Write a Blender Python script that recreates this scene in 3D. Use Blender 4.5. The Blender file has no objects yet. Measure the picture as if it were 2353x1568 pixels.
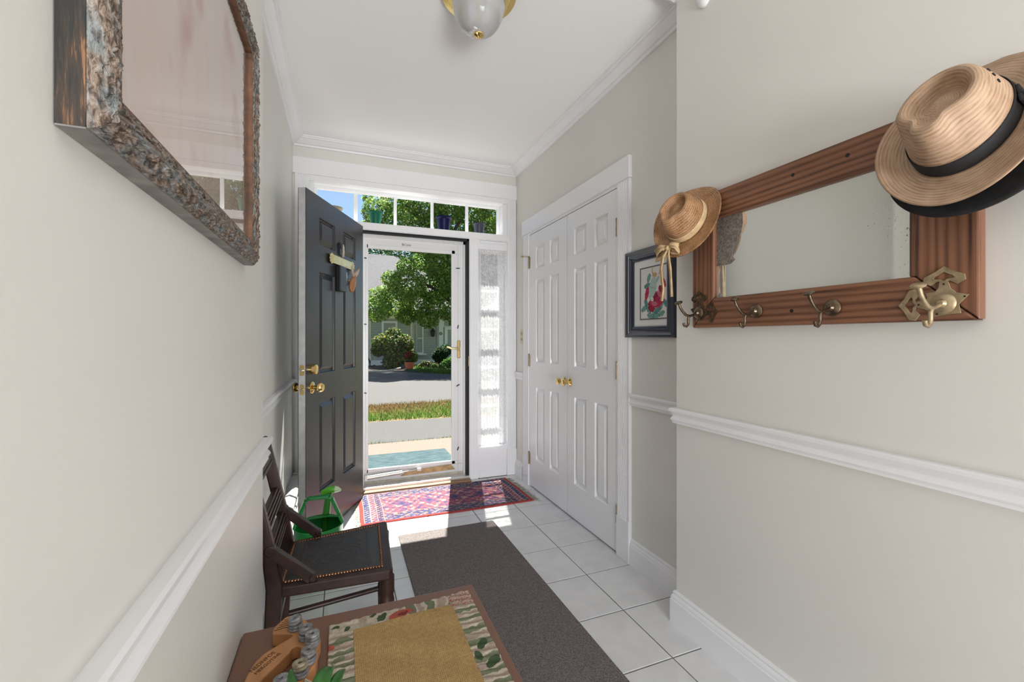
import bpy, bmesh, math, random
import numpy as np
from mathutils import Vector, Matrix
S = bpy.context.scene
COL = S.collection
rnd = random.Random(7)
npr = np.random.RandomState(11)
pi = math.pi

# ---------------------------------------------------------------- camera, world, sun, fill lamp, exposure
cam = bpy.data.cameras.new('camera'); camo = bpy.data.objects.new('camera', cam); COL.objects.link(camo)
camo.location = (0, 0, 1.2); camo.rotation_euler = (math.radians(90), 0, math.radians(-21.44))
cam.sensor_width = 36; cam.lens = 15.254; cam.shift_y = -7 / 2353; cam.clip_start = .02; cam.clip_end = 400
S.camera = camo
S.view_settings.view_transform = 'Standard'; S.view_settings.look = 'None'
S.view_settings.gamma = 1; S.view_settings.use_curve_mapping = False; S.view_settings.exposure = 0.50

W = bpy.data.worlds.new('sky'); S.world = W; W.use_nodes = True
wn = W.node_tree; wn.nodes.clear()
_sky = wn.nodes.new('ShaderNodeTexSky'); _sky.sky_type = 'NISHITA'; _sky.sun_disc = False
_sky.sun_elevation = math.radians(59); _sky.sun_rotation = math.radians(15); _sky.air_density = 1.0; _sky.dust_density = .4; _sky.ozone_density = 1.2
_bg = wn.nodes.new('ShaderNodeBackground'); _bg.inputs[1].default_value = 0.105
_wo = wn.nodes.new('ShaderNodeOutputWorld')
wn.links.new(_sky.outputs[0], _bg.inputs[0]); wn.links.new(_bg.outputs[0], _wo.inputs[0])

SUN_E = 13.0
sd = bpy.data.lights.new('sun', 'SUN'); sd.energy = SUN_E; sd.angle = math.radians(.6); sd.color = (1, .955, .88)
so = bpy.data.objects.new('sun', sd); COL.objects.link(so)
_el = math.radians(59.2); _h = math.hypot(.27, 1)
_sv = Vector((.27 / _h * math.cos(_el), 1 / _h * math.cos(_el), math.sin(_el)))
so.rotation_euler = _sv.to_track_quat('Z', 'Y').to_euler(); so.location = (3, 12, 15)

def area(name, loc, size, energy, direction, color=(1, 1, 1)):
    l = bpy.data.lights.new(name, 'AREA'); l.shape = 'RECTANGLE'; l.size, l.size_y = size; l.energy = energy; l.color = color
    o = bpy.data.objects.new(name, l); COL.objects.link(o); o.location = loc
    o.rotation_euler = Vector(direction).to_track_quat('-Z', 'Y').to_euler()
    return o
# added fill lamp, unseen behind the camera, tilted up to brighten hall and ceiling
area('hall_fill_lamp', (.55, -2.7, .62), (1.7, 1.1), 116, (0, 1, 0.52), (.96, .98, 1))

S.cycles.max_bounces = 10; S.cycles.diffuse_bounces = 6; S.cycles.glossy_bounces = 4; S.cycles.transparent_max_bounces = 12
S.cycles.transmission_bounces = 6; S.cycles.caustics_reflective = False; S.cycles.caustics_refractive = False
S.cycles.sample_clamp_indirect = 6; S.cycles.use_denoising = True

# ---------------------------------------------------------------- materials
def srgb(r, g, b):
    f = lambda c: (c / 255 / 12.92) if c / 255 <= .04045 else ((c / 255 + .055) / 1.055) ** 2.4
    return (f(r), f(g), f(b))

class NT:
    def __init__(s, name):
        s.m = bpy.data.materials.new(name); s.m.use_nodes = True; s.t = s.m.node_tree; s.t.nodes.clear()
        s.out = s.n('ShaderNodeOutputMaterial')
    def n(s, t, **k):
        nd = s.t.nodes.new(t)
        for a, v in k.items(): setattr(nd, a, v)
        return nd
    def l(s, a, b): s.t.links.new(a, b)
    def coord(s, scale=(1, 1, 1), kind='Object', rot=(0, 0, 0)):
        c = s.n('ShaderNodeTexCoord'); mp = s.n('ShaderNodeMapping'); mp.inputs['Scale'].default_value = scale; mp.inputs['Rotation'].default_value = rot
        s.l(c.outputs[kind], mp.inputs[0]); return mp.outputs[0]
    def noise(s, vec, scale, detail=3, rough=.5, dist=0):
        nd = s.n('ShaderNodeTexNoise'); nd.inputs['Scale'].default_value = scale; nd.inputs['Detail'].default_value = detail
        nd.inputs['Roughness'].default_value = rough; nd.inputs['Distortion'].default_value = dist; s.l(vec, nd.inputs['Vector']); return nd.outputs['Fac']
    def ramp(s, fac, stops):
        r = s.n('ShaderNodeValToRGB'); e = r.color_ramp.elements
        while len(e) < len(stops): e.new(.5)
        for i, (p, c) in enumerate(stops): e[i].position = p; e[i].color = (*c, 1)
        s.l(fac, r.inputs[0]); return r.outputs[0]
    def mix(s, fac, a, b, mode='MIX'):
        m = s.n('ShaderNodeMix', data_type='RGBA', blend_type=mode)
        for sock, v in ((m.inputs[0], fac), (m.inputs[6], a), (m.inputs[7], b)):
            if hasattr(v, 'is_output'): s.l(v, sock)
            elif isinstance(v, (int, float)): sock.default_value = v
            else: sock.default_value = (*v, 1)
        return m.outputs[2]
    def bump(s, h, strength=.2, dist=.01):
        b = s.n('ShaderNodeBump'); b.inputs['Strength'].default_value = strength; b.inputs['Distance'].default_value = dist; s.l(h, b.inputs['Height']); return b.outputs[0]
    def bsdf(s, color=(.8, .8, .8), rough=.5, metal=0, spec=.5, normal=None, coat=0, sheen=0, trans=0, link=True):
        p = s.n('ShaderNodeBsdfPrincipled')
        if hasattr(color, 'is_output'): s.l(color, p.inputs['Base Color'])
        else: p.inputs['Base Color'].default_value = (*color, 1)
        if hasattr(rough, 'is_output'): s.l(rough, p.inputs['Roughness'])
        else: p.inputs['Roughness'].default_value = rough
        p.inputs['Metallic'].default_value = metal; p.inputs['Specular IOR Level'].default_value = spec
        p.inputs['Coat Weight'].default_value = coat; p.inputs['Sheen Weight'].default_value = sheen; p.inputs['Transmission Weight'].default_value = trans
        if normal is not None: s.l(normal, p.inputs['Normal'])
        if link: s.l(p.outputs[0], s.out.inputs[0])
        return p

def plain(name, color, rough=.5, metal=0, spec=.5, coat=0, nscale=0, namt=.12, bump=0, bscale=60, bdist=.002):
    t = NT(name); col = color; nm = None
    if nscale:
        v = t.coord(); f = t.noise(v, nscale, 4)
        col = t.ramp(f, [(.3, tuple(c * (1 - namt) for c in color)), (.7, tuple(min(1, c * (1 + namt)) for c in color))])
    if bump:
        nm = t.bump(t.noise(t.coord(), bscale, 3), bump, bdist)
    t.bsdf(col, rough, metal, spec, nm, coat); return t.m

def colattr(name, rough=.8, spec=.3, bump=0, bscale=300, bdist=.001, sheen=0, trans=False):
    t = NT(name); a = t.n('ShaderNodeVertexColor'); a.layer_name = 'Col'
    nm = t.bump(t.noise(t.coord(), bscale, 2), bump, bdist) if bump else None
    p = t.bsdf(a.outputs[0], rough, 0, spec, nm, 0, sheen)
    if trans:
        tr = t.n('ShaderNodeBsdfTranslucent'); t.l(a.outputs[0], tr.inputs[0])
        mx = t.n('ShaderNodeMixShader'); mx.inputs[0].default_value = .5
        t.l(p.outputs[0], mx.inputs[1]); t.l(tr.outputs[0], mx.inputs[2]); t.l(mx.outputs[0], t.out.inputs[0])
    return t.m

def wood(name, axis, c0, c1, c2, freq=45, rough=.5, stretch=.06, bump=.35, dist=3.0, across='DIAGONAL'):
    """axis: the direction the grain runs in"""
    t = NT(name); sc = [1, 1, 1]; sc['xyz'.index(axis)] = stretch
    v = t.coord(tuple(sc)); w = t.n('ShaderNodeTexWave', wave_type='BANDS', bands_direction=across)
    w.inputs['Scale'].default_value = freq; w.inputs['Distortion'].default_value = dist; w.inputs['Detail'].default_value = 3; w.inputs['Detail Scale'].default_value = .8
    t.l(v, w.inputs['Vector'])
    sc2 = [220, 220, 220]; sc2['xyz'.index(axis)] = 6
    fine = t.noise(t.coord(tuple(sc2)), 1, 2)
    c = t.ramp(w.outputs['Fac'], [(.05, c0), (.45, c1), (.95, c2)])
    c = t.mix(.25, c, t.ramp(fine, [(.35, c0), (.65, c2)]))
    t.bsdf(c, rough, 0, .4, t.bump(w.outputs['Fac'], bump, .002)); return t.m

def pine(name, axis, across):
    t = NT(name); i = 'xyz'.index(axis); s1 = [1, 1, 1]; s1[i] = .05; s2 = [1, 1, 1]; s2[i] = .035
    w = t.n('ShaderNodeTexWave', wave_type='BANDS', bands_direction=across); w.inputs['Scale'].default_value = 17; w.inputs['Distortion'].default_value = 5.5; w.inputs['Detail'].default_value = 2; w.inputs['Detail Scale'].default_value = .9
    t.l(t.coord(tuple(s1)), w.inputs['Vector']); f = t.noise(t.coord(tuple(s2)), 95, 4, .6, .5); g = t.noise(t.coord(), 5, 2)
    m = t.n('ShaderNodeMath', operation='MULTIPLY_ADD'); t.l(w.outputs['Fac'], m.inputs[0]); m.inputs[1].default_value = .45; t.l(f, m.inputs[2])
    c = t.ramp(m.outputs[0], [(.40, (.035, .013, .008)), (.52, (.115, .045, .023)), (.68, (.19, .080, .042)), (.95, (.25, .115, .062))])
    c = t.mix(.22, c, t.ramp(g, [(.35, (.10, .05, .04)), (.65, (.25, .11, .05))]))
    t.bsdf(c, .40, 0, .45, t.bump(m.outputs[0], .18, .0015)); return t.m

def glass(name, tint=(1, 1, 1), refl=1.0, rough=0.0):
    t = NT(name); tr = t.n('ShaderNodeBsdfTransparent'); tr.inputs[0].default_value = (*tint, 1)
    g = t.n('ShaderNodeBsdfGlossy'); g.inputs['Roughness'].default_value = rough
    f = t.n('ShaderNodeFresnel'); f.inputs[0].default_value = 1.45
    m = t.n('ShaderNodeMath', operation='MULTIPLY'); t.l(f.outputs[0], m.inputs[0])
    ge = t.n('ShaderNodeNewGeometry'); fr_ = t.n('ShaderNodeMath', operation='MULTIPLY_ADD'); fr_.inputs[1].default_value = -refl; fr_.inputs[2].default_value = refl; t.l(ge.outputs['Backfacing'], fr_.inputs[0]); t.l(fr_.outputs[0], m.inputs[1])
    mx = t.n('ShaderNodeMixShader'); t.l(m.outputs[0], mx.inputs[0]); t.l(tr.outputs[0], mx.inputs[1]); t.l(g.outputs[0], mx.inputs[2]); t.l(mx.outputs[0], t.out.inputs[0])
    return t.m

M = {}
def _wall():
    t = NT('greige_wall_paint'); v = t.coord()
    f = t.noise(v, 2.2, 4)
    c = t.ramp(f, [(.3, (.705, .69, .65)), (.7, (.735, .72, .68))])
    n = t.bump(t.noise(v, 130, 3), .05, .003)
    t.bsdf(c, .42, 0, .4, n); return t.m
M['wall'] = _wall()
M['ceiling'] = plain('ceiling_paint', (.88, .88, .88), .85, bump=.05, bscale=90)
M['trim'] = plain('white_trim_paint', (.84, .84, .855), .32, nscale=6, namt=.015)
M['trim2'] = plain('white_door_paint', (.82, .82, .83), .3, nscale=5, namt=.015)
M['vinyl'] = plain('white_aluminium_paint', (.80, .80, .80), .35)
M['black'] = plain('black_satin_paint', (.022, .023, .026), .34, spec=.6, nscale=4, namt=.2, bump=.04, bscale=40)
M['blackedge'] = plain('black_weatherstrip', (.006, .006, .007), .7)
M['blackplastic'] = plain('black_plastic', (.012, .012, .014), .35)
M['brass'] = plain('polished_brass', (.83, .60, .24), .16, 1, nscale=30, namt=.15)
M['oldbrass'] = plain('aged_brass', (.40, .31, .19), .45, .7, nscale=60, namt=.25, bump=.1, bscale=150)
M['hookmetal'] = plain('dark_bronze', (.17, .125, .085), .36, 1, nscale=70, namt=.4, bump=.12, bscale=160)
M['palebrass'] = plain('lacquered_brass_plate', (.72, .62, .32), .33, .7, nscale=20, namt=.1)
M['tan'] = plain('sun_glint_gold', (.50, .33, .15), .5, nscale=25, namt=.25)  # gold tone of the painted sun reflection on the storm door
M['steel'] = plain('brushed_steel', (.62, .61, .59), .3, .9, nscale=30, namt=.1)
M['silver'] = plain('aluminium_sill', (.75, .74, .72), .3, .8, nscale=12, namt=.12)
def _tile():
    t = NT('white_ceramic_tile'); v = t.coord()
    a = t.noise(v, 4.5, 5, .6, .6); b = t.noise(v, 40, 3)
    c = t.ramp(a, [(.28, (.60, .60, .605)), (.5, (.68, .68, .68)), (.75, (.73, .73, .73))])
    d = t.noise(v, 95, 1); spots = t.ramp(d, [(.74, (1, 1, 1)), (.80, (.35, .33, .31))])
    c = t.mix(.55, c, spots, 'MULTIPLY')
    t.bsdf(c, .34, 0, .5, t.bump(b, .06, .002)); return t.m
M['tile'] = _tile()
M['grout'] = plain('grey_grout', (.17, .16, .15), .9, nscale=20)
M['oak'] = wood('oak_threshold', 'x', (.16, .075, .035), (.27, .14, .07), (.36, .20, .11), 30)
M['mirwood_y'] = pine('old_pine_rail_grain', 'y', 'Z')
M['mirwood_z'] = pine('old_pine_stile_grain', 'z', 'Y')
M['tablewood'] = wood('red_brown_table_wood', 'y', (.185, .092, .060), (.195, .097, .063), (.205, .103, .067), 50, .36, .05, .03, 3, 'X')
M['boardwood'] = wood('honey_carved_wood', 'y', (.40, .185, .072), (.435, .205, .082), (.47, .23, .095), 16, .5, .2, .05)
M['chairwood'] = plain('ebony_stained_wood', (.034, .014, .0095), .40, spec=.4, nscale=30, namt=.45)
M['leather'] = plain('black_brown_leather', (.040, .036, .034), .42, spec=.5, nscale=60, namt=.35, bump=.35, bscale=900, bdist=.0008)
M['greenplastic'] = plain('green_plastic', (.012, .22, .042), .28, spec=.5)
M['greenlight'] = plain('bright_green_plastic', (.10, .42, .03), .3)
M['clearglass'] = glass('window_glass', (.97, .985, .98), .12)
M['stormglass'] = glass('storm_door_glass', (.97, .985, .98), .02)
# ---------------------------------------------------------------- mesh helpers
class MB:
    def __init__(s): s.v = []; s.f = []; s.uv = None
    def add(s, vs, fs):
        b = len(s.v); s.v += [tuple(p) for p in vs]; s.f += [tuple(i + b for i in f) for f in fs]; return s
    def box(s, x0, x1, y0, y1, z0, z1):
        if x0 > x1: x0, x1 = x1, x0
        if y0 > y1: y0, y1 = y1, y0
        if z0 > z1: z0, z1 = z1, z0
        return s.add([(x0, y0, z0), (x1, y0, z0), (x1, y1, z0), (x0, y1, z0), (x0, y0, z1), (x1, y0, z1), (x1, y1, z1), (x0, y1, z1)],
                     [(0, 3, 2, 1), (4, 5, 6, 7), (0, 1, 5, 4), (1, 2, 6, 5), (2, 3, 7, 6), (3, 0, 4, 7)])
    def bar(s, a, b, w, h, up=(0, 0, 1)):
        """box beam from a to b, w across, h along up"""
        a, b, up = Vector(a), Vector(b), Vector(up); d = (b - a).normalized(); sx = d.cross(up).normalized(); u = sx.cross(d)
        vs = []
        for p in (a, b):
            for i, j in ((-1, -1), (1, -1), (1, 1), (-1, 1)): vs.append(p + sx * (i * w / 2) + u * (j * h / 2))
        return s.add(vs, [(0, 3, 2, 1), (4, 5, 6, 7), (0, 1, 5, 4), (1, 2, 6, 5), (2, 3, 7, 6), (3, 0, 4, 7)])
    def tube(s, pts, r, n=10, cap=True):
        pts = [Vector(p) for p in pts]; k = len(pts); rs = r if isinstance(r, (list, tuple)) else [r] * k
        ds = [(pts[min(i + 1, k - 1)] - pts[max(i - 1, 0)]).normalized() for i in range(k)]
        u = ds[0].orthogonal().normalized(); vs = []; fs = []
        for i in range(k):
            u = (u - ds[i] * u.dot(ds[i])); u = u.normalized() if u.length > 1e-6 else ds[i].orthogonal().normalized(); w = ds[i].cross(u)
            for j in range(n):
                a = 2 * pi * j / n; vs.append(pts[i] + (u * math.cos(a) + w * math.sin(a)) * rs[i])
        for i in range(k - 1):
            for j in range(n):
                fs.append((i * n + j, i * n + (j + 1) % n, (i + 1) * n + (j + 1) % n, (i + 1) * n + j))
        if cap: fs += [tuple(range(n))[::-1], tuple((k - 1) * n + j for j in range(n))]
        return s.add(vs, fs)
    def lathe(s, prof, origin=(0, 0, 0), axis=(0, 0, 1), n=24, cap0=True, cap1=True, xdir=None):
        ax = Vector(axis).normalized(); u = (Vector(xdir) if xdir else ax.orthogonal()).normalized(); w = ax.cross(u); o = Vector(origin); vs = []; fs = []
        for r, h in prof:
            for j in range(n):
                a = 2 * pi * j / n; vs.append(o + ax * h + (u * math.cos(a) + w * math.sin(a)) * max(r, 1e-5))
        for i in range(len(prof) - 1):
            for j in range(n): fs.append((i * n + j, i * n + (j + 1) % n, (i + 1) * n + (j + 1) % n, (i + 1) * n + j))
        if cap0: fs.append(tuple(range(n))[::-1])
        if cap1: fs.append(tuple((len(prof) - 1) * n + j for j in range(n)))
        return s.add(vs, fs)
    def prism(s, poly, h0, h1, fr=None):
        """extrude 2D polygon; fr(x,y,h)->point"""
        fr = fr or (lambda x, y, h: (x, y, h)); n = len(poly)
        vs = [fr(x, y, h0) for x, y in poly] + [fr(x, y, h1) for x, y in poly]
        return s.add(vs, [tuple(range(n))[::-1], tuple(range(n, 2 * n))] + [(i, (i + 1) % n, n + (i + 1) % n, n + i) for i in range(n)])
    def ring(s, outer, inner, h0, h1, fr=None):
        fr = fr or (lambda x, y, h: (x, y, h)); n = len(outer); vs = []
        for h in (h0, h1):
            vs += [fr(x, y, h) for x, y in outer] + [fr(x, y, h) for x, y in inner]
        fs = []
        for i in range(n):
            j = (i + 1) % n
            fs += [(i, n + i, n + j, j), (2 * n + i, 2 * n + j, 3 * n + j, 3 * n + i), (i, j, 2 * n + j, 2 * n + i), (n + i, 3 * n + i, 3 * n + j, n + j)]
        return s.add(vs, fs)
    def sweep(s, path, prof):
        """profile (d, z) swept along an XY polyline; d is measured to the right of travel; mitred"""
        P = [Vector((p[0], p[1])) for p in path]; n = len(P); m = len(prof); vs = []; fs = []
        for i in range(n):
            t0 = (P[i] - P[i - 1]).normalized() if i else (P[1] - P[0]).normalized()
            t1 = (P[i + 1] - P[i]).normalized() if i < n - 1 else t0
            n0 = Vector((t0.y, -t0.x)); n1 = Vector((t1.y, -t1.x)); b = n0 + n1
            b = b / max(b.dot(n0), .2)
            for d, z in prof: vs.append((P[i].x + b.x * d, P[i].y + b.y * d, z))
        for i in range(n - 1):
            for j in range(m): k = (j + 1) % m; fs.append((i * m + j, i * m + k, (i + 1) * m + k, (i + 1) * m + j))
        fs += [tuple(range(m)), tuple((n - 1) * m + j for j in range(m))[::-1]]
        return s.add(vs, fs)
    def build(s, name, mat, parent=None, smooth=False, bevel=0, segs=2, recalc=True, auto=None, solid=0, subsurf=0):
        me = bpy.data.meshes.new(name); me.from_pydata(s.v, [], s.f)
        if recalc:
            bm = bmesh.new(); bm.from_mesh(me); bmesh.ops.recalc_face_normals(bm, faces=bm.faces); bm.to_mesh(me); bm.free()
        return link(name, me, mat, parent, smooth, bevel, segs, solid, subsurf)

def link(name, me, mat, parent=None, smooth=False, bevel=0, segs=2, solid=0, subsurf=0):
    o = bpy.data.objects.new(name, me); COL.objects.link(o)
    if mat is not None: me.materials.append(mat)
    if smooth:
        me.polygons.foreach_set('use_smooth', [True] * len(me.polygons))
        if smooth != 'all': me.set_sharp_from_angle(angle=math.radians(38))
    if solid:
        md = o.modifiers.new('thickness', 'SOLIDIFY'); md.thickness = solid; md.offset = 0
    if bevel:
        md = o.modifiers.new('bevel', 'BEVEL'); md.width = bevel; md.segments = segs; md.limit_method = 'ANGLE'; md.angle_limit = math.radians(40)
    if subsurf:
        md = o.modifiers.new('sub', 'SUBSURF'); md.levels = subsurf; md.render_levels = subsurf
    if parent is not None:
        o.parent = parent; o.matrix_parent_inverse = Matrix.Identity(4) if parent.type != 'EMPTY' else Matrix.Translation(parent.location).inverted()
    return o

def grid(name, pts, mat, parent=None, closed=False, smooth='all', col=None, solid=0, uvscale=(1, 1), capc=False):
    """pts: array (rows, cols, 3)"""
    pts = np.asarray(pts, dtype=float); R, C = pts.shape[:2]; v = pts.reshape(-1, 3); fs = []; cc = C if closed else C - 1
    r, c = np.meshgrid(np.arange(R - 1), np.arange(cc), indexing='ij'); r = r.ravel(); c = c.ravel(); c2 = (c + 1) % C
    F = np.stack([r * C + c, r * C + c2, (r + 1) * C + c2, (r + 1) * C + c], 1)
    me = bpy.data.meshes.new(name); me.vertices.add(len(v)); me.vertices.foreach_set('co', v.ravel())
    me.loops.add(F.size); me.loops.foreach_set('vertex_index', F.ravel().astype(np.int32))
    me.polygons.add(len(F)); me.polygons.foreach_set('loop_start', (np.arange(len(F)) * 4).astype(np.int32))
    uv = me.uv_layers.new(name='UVMap')
    U = np.stack([np.stack([c / cc, r / (R - 1)], 1), np.stack([(c + 1) / cc, r / (R - 1)], 1), np.stack([(c + 1) / cc, (r + 1) / (R - 1)], 1), np.stack([c / cc, (r + 1) / (R - 1)], 1)], 1).reshape(-1, 2)
    uv.data.foreach_set('uv', (U * np.array(uvscale)).ravel())
    if col is not None:
        ca = me.color_attributes.new('Col', 'FLOAT_COLOR', 'POINT'); k = np.ones((len(v), 4)); k[:, :3] = np.asarray(col).reshape(-1, 3); ca.data.foreach_set('color', k.ravel())
    me.update(calc_edges=True); me.validate()
    return link(name, me, mat, parent, smooth, solid=solid)

def quads(name, V, mat, parent=None, col=None, smooth=False):
    """V: (n,4,3) separate quads joined in one mesh"""
    V = np.asarray(V, dtype=float); n = len(V); me = bpy.data.meshes.new(name); me.vertices.add(n * 4); me.vertices.foreach_set('co', V.ravel())
    me.loops.add(n * 4); me.loops.foreach_set('vertex_index', np.arange(n * 4, dtype=np.int32)); me.polygons.add(n); me.polygons.foreach_set('loop_start', (np.arange(n) * 4).astype(np.int32))
    if col is not None:
        ca = me.color_attributes.new('Col', 'FLOAT_COLOR', 'POINT'); k = np.ones((n * 4, 4)); k[:, :3] = np.repeat(np.asarray(col), 4, 0); ca.data.foreach_set('color', k.ravel())
    me.update(calc_edges=True)
    return link(name, me, mat, parent, smooth)

def tag(o, label=None, cat=None, group=None, kind=None):
    if label: o['label'] = label
    if cat: o['category'] = cat
    if group: o['group'] = group
    if kind: o['kind'] = kind
    return o
def thing(name, label, cat, loc=(0, 0, 0), group=None, kind=None):
    o = bpy.data.objects.new(name, None); COL.objects.link(o); o.location = loc; o.empty_display_size = .05
    return tag(o, label, cat, group, kind)
def struct(o, label=None): return tag(o, label, None, None, 'structure')
def clone(root, loc, label=None, group=None):
    r = root.copy(); COL.objects.link(r); r.location = loc
    if label: r['label'] = label
    if group: r['group'] = group
    def kids(a, b):
        for c in [x for x in bpy.data.objects if x.parent == a]:
            d = c.copy(); COL.objects.link(d); d.parent = b; d.matrix_parent_inverse = c.matrix_parent_inverse.copy(); kids(c, d)
    kids(root, r); return r
def text(name, body, mat, parent, size, mtx, extrude=.0004):
    c = bpy.data.curves.new(name, 'FONT'); c.body = body; c.size = size; c.extrude = extrude; c.align_x = 'CENTER'; c.align_y = 'CENTER'
    t_ = bpy.data.objects.new(name, c); COL.objects.link(t_); bpy.context.view_layer.update()
    me = bpy.data.meshes.new_from_object(t_.evaluated_get(bpy.context.evaluated_depsgraph_get())); bpy.data.objects.remove(t_)
    me.materials.clear(); me.materials.append(mat); o = bpy.data.objects.new(name, me); COL.objects.link(o)
    o.parent = parent; o.matrix_parent_inverse = Matrix.Translation(parent.location).inverted() if parent.type == 'EMPTY' else Matrix.Identity(4)
    o.matrix_basis = mtx; return o
def frame3(o, x, y, z):
    m = Matrix.Identity(4); 
    for i, a in enumerate((x, y, z)): m.col[i] = (*Vector(a).normalized(), 0)
    m.col[3] = (*o, 1); return m

# ---------------------------------------------------------------- setting: floor with tiles, walls, ceiling
XL, XR, NL, NR, YJ, YB, ZC = -.335, 1.435, -.2145, 1.313, 1.447, 3.56, 2.68
fl = MB().box(XL - .15, XR + .15, -.3, YB + .0, -.12, -.003).build('floor', M['grout']); struct(fl, 'tiled hall floor with dark grout lines')
xs = sorted([1.157 - .308 * k for k in range(-1, 6)]); ys = [2.835 + .308 * k for k in range(3, -16, -1)]; ys.sort()
xs = [x for x in xs if XL - .31 < x < XR + .31]
g = .0025; tile_mesh = None
for i, x in enumerate(xs[:-1] + [xs[-1]]):
    for y in ys:
        x0, x1, y0, y1 = x + g, x + .308 - g, y + g, y + .308 - g
        # the bit beyond a wall is left out
        lo = XL if y0 > YJ else NL; hi = XR if y0 > YJ - .2 else NR
        a0, a1, b0, b1 = max(x0, lo - .01), min(x1, hi + .03), max(y0, -.3), min(y1, YB - .02)
        if a1 - a0 < .01 or b1 - b0 < .01: continue
        full = abs((a1 - a0) - .303) < 1e-6 and abs((b1 - b0) - .303) < 1e-6
        if full and tile_mesh is not None:
            o = bpy.data.objects.new('tile', tile_mesh); COL.objects.link(o); o.parent = fl; o.location = (x0, y0, rnd.uniform(-.0004, .0004)); continue
        mb = MB(); e = .002; w, h = a1 - a0, b1 - b0
        mb.add([(0, 0, -.004), (w, 0, -.004), (w, h, -.004), (0, h, -.004), (0, 0, -.0012), (w, 0, -.0012), (w, h, -.0012), (0, h, -.0012), (e, e, 0), (w - e, e, 0), (w - e, h - e, 0), (e, h - e, 0)],
               [(0, 1, 5, 4), (1, 2, 6, 5), (2, 3, 7, 6), (3, 0, 4, 7), (4, 5, 9, 8), (5, 6, 10, 9), (6, 7, 11, 10), (7, 4, 8, 11), (8, 9, 10, 11)])
        o = mb.build('tile', M['tile'], fl, recalc=False); o.location = (a0, b0, 0)
        if full: tile_mesh = o.data

wl = MB().box(NL - .3, NL, -.3, YJ, -.12, 2.9).box(XL - .2, XL, YJ, YB + .16, -.12, 2.9).build('wall_left', M['wall']); struct(wl, 'left greige wall with a step where the hall widens')
wr = MB().box(NR, NR + .35, -.3, YJ, -.12, 2.9).box(XR + .03, XR + .2, YJ, YB + .16, -.12, 2.9).box(XR, XR + .03, YJ, 2.0, 0, 2.9).box(XR, XR + .03, 3.25, YB, 0, 2.9).box(XR, XR + .03, 2.0, 3.25, 2.045, 2.9).build('wall_right', M['wall']); struct(wr, 'right greige wall with closet doors')
wb = MB().box(XL, XR, YB, YB + .16, 2.40, 2.9).box(XL, -.21, YB, YB + .16, -.12, 2.4).box(1.345, XR, YB, YB + .16, -.12, 2.4).build('wall_back', M['wall']); struct(wb, 'end wall around the front entrance')
ce = MB().box(XL - .2, XR + .2, -.3, YB + .16, ZC, ZC + .22).build('ceiling', M['ceiling']); struct(ce, 'flat white hall ceiling')
# room the hall opens to, behind the camera
bx0, bx1, by0 = -2.4, 3.5, -3.4
MBx = MB().box(bx0 - .2, bx0, by0, -.3, -.12, 2.9).box(bx1, bx1 + .2, by0, -.3, -.12, 2.9).box(bx0, NL - .3, -.3, -.15, -.12, 2.9).box(NR + .35, bx1, -.3, -.15, -.12, 2.9)
MBx.box(bx0 - .2, bx1 + .2, by0 - .15, by0, -.12, .45).box(bx0 - .2, bx1 + .2, by0 - .15, by0, 2.62, 2.9).box(bx0 - .2, -1.6, by0 - .15, by0, .45, 2.62).box(2.7, bx1 + .2, by0 - .15, by0, .45, 2.62)
struct(MBx.build('wall_living_room', M['wall']), 'walls of the room behind the viewpoint')
struct(MB().box(bx0 - .2, bx1 + .2, by0 - .15, -.3, 2.68, 2.9).build('ceiling_living_room', M['ceiling']), 'white ceiling of the room behind the viewpoint')
struct(MB().box(bx0 - .2, bx1 + .2, by0 - .15, -.3, -.12, -.001).build('floor_living_room', plain('oak_boards', (.42, .30, .19), .4, nscale=8)), 'floor of the room behind the viewpoint')

rail = [(0, .905), (.020, .905), (.0245, .901), (.0235, .892), (.014, .884), (.011, .872), (.016, .864), (.0185, .858), (.012, .850), (.0135, .843), (0, .84)]
base = [(0, .135), (.008, .135), (.0115, .129), (.009, .121), (.014, .116), (.0165, .108), (.0165, .102), (.019, .099), (.019, 0), (0, 0)]
crown = [(0, 2.618), (.010, 2.618), (.014, 2.624), (.016, 2.630), (.022, 2.631), (.027, 2.636), (.034, 2.640), (.052, 2.656), (.060, 2.662), (.066, 2.663), (.070, 2.670), (.077, 2.672), (.077, 2.681), (0, 2.681)]
struct(MB().sweep([(NL, -.3), (NL, YJ), (XL, YJ), (XL, YB), (XR, YB), (XR, YJ), (NR, YJ), (NR, -.3)], crown).build('trim_1', M['trim'], smooth=True), 'white crown moulding around the hall ceiling')
struct(MB().sweep([(NL, -.3), (NL, YJ), (XL, YJ), (XL, 3.545)], rail).build('trim_2', M['trim'], smooth=True), 'white chair rail on the left wall')
struct(MB().sweep([(XR, 1.915), (XR, YJ), (NR, YJ), (NR, -.3)], rail).build('trim_3', M['trim'], smooth=True), 'white chair rail on the right wall')
struct(MB().sweep([(XR, 3.548), (XR, 3.378)], rail).build('trim_4', M['trim'], smooth=True), 'short stub of chair rail by the light switch')
struct(MB().sweep([(XR, 1.912), (XR, YJ), (NR, YJ), (NR, -.3)], base).build('baseboard_right', M['trim'], smooth=True), 'white baseboard along the right wall')
struct(MB().sweep([(XR, 3.548), (XR, 3.378)], base).build('baseboard_right_end', M['trim'], smooth=True), 'short white baseboard beside the closet')
struct(MB().sweep([(NL, -.3), (NL, YJ), (XL, YJ), (XL, 3.545)], base).build('baseboard_left', M['trim'], smooth=True), 'white baseboard along the left wall')

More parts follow.
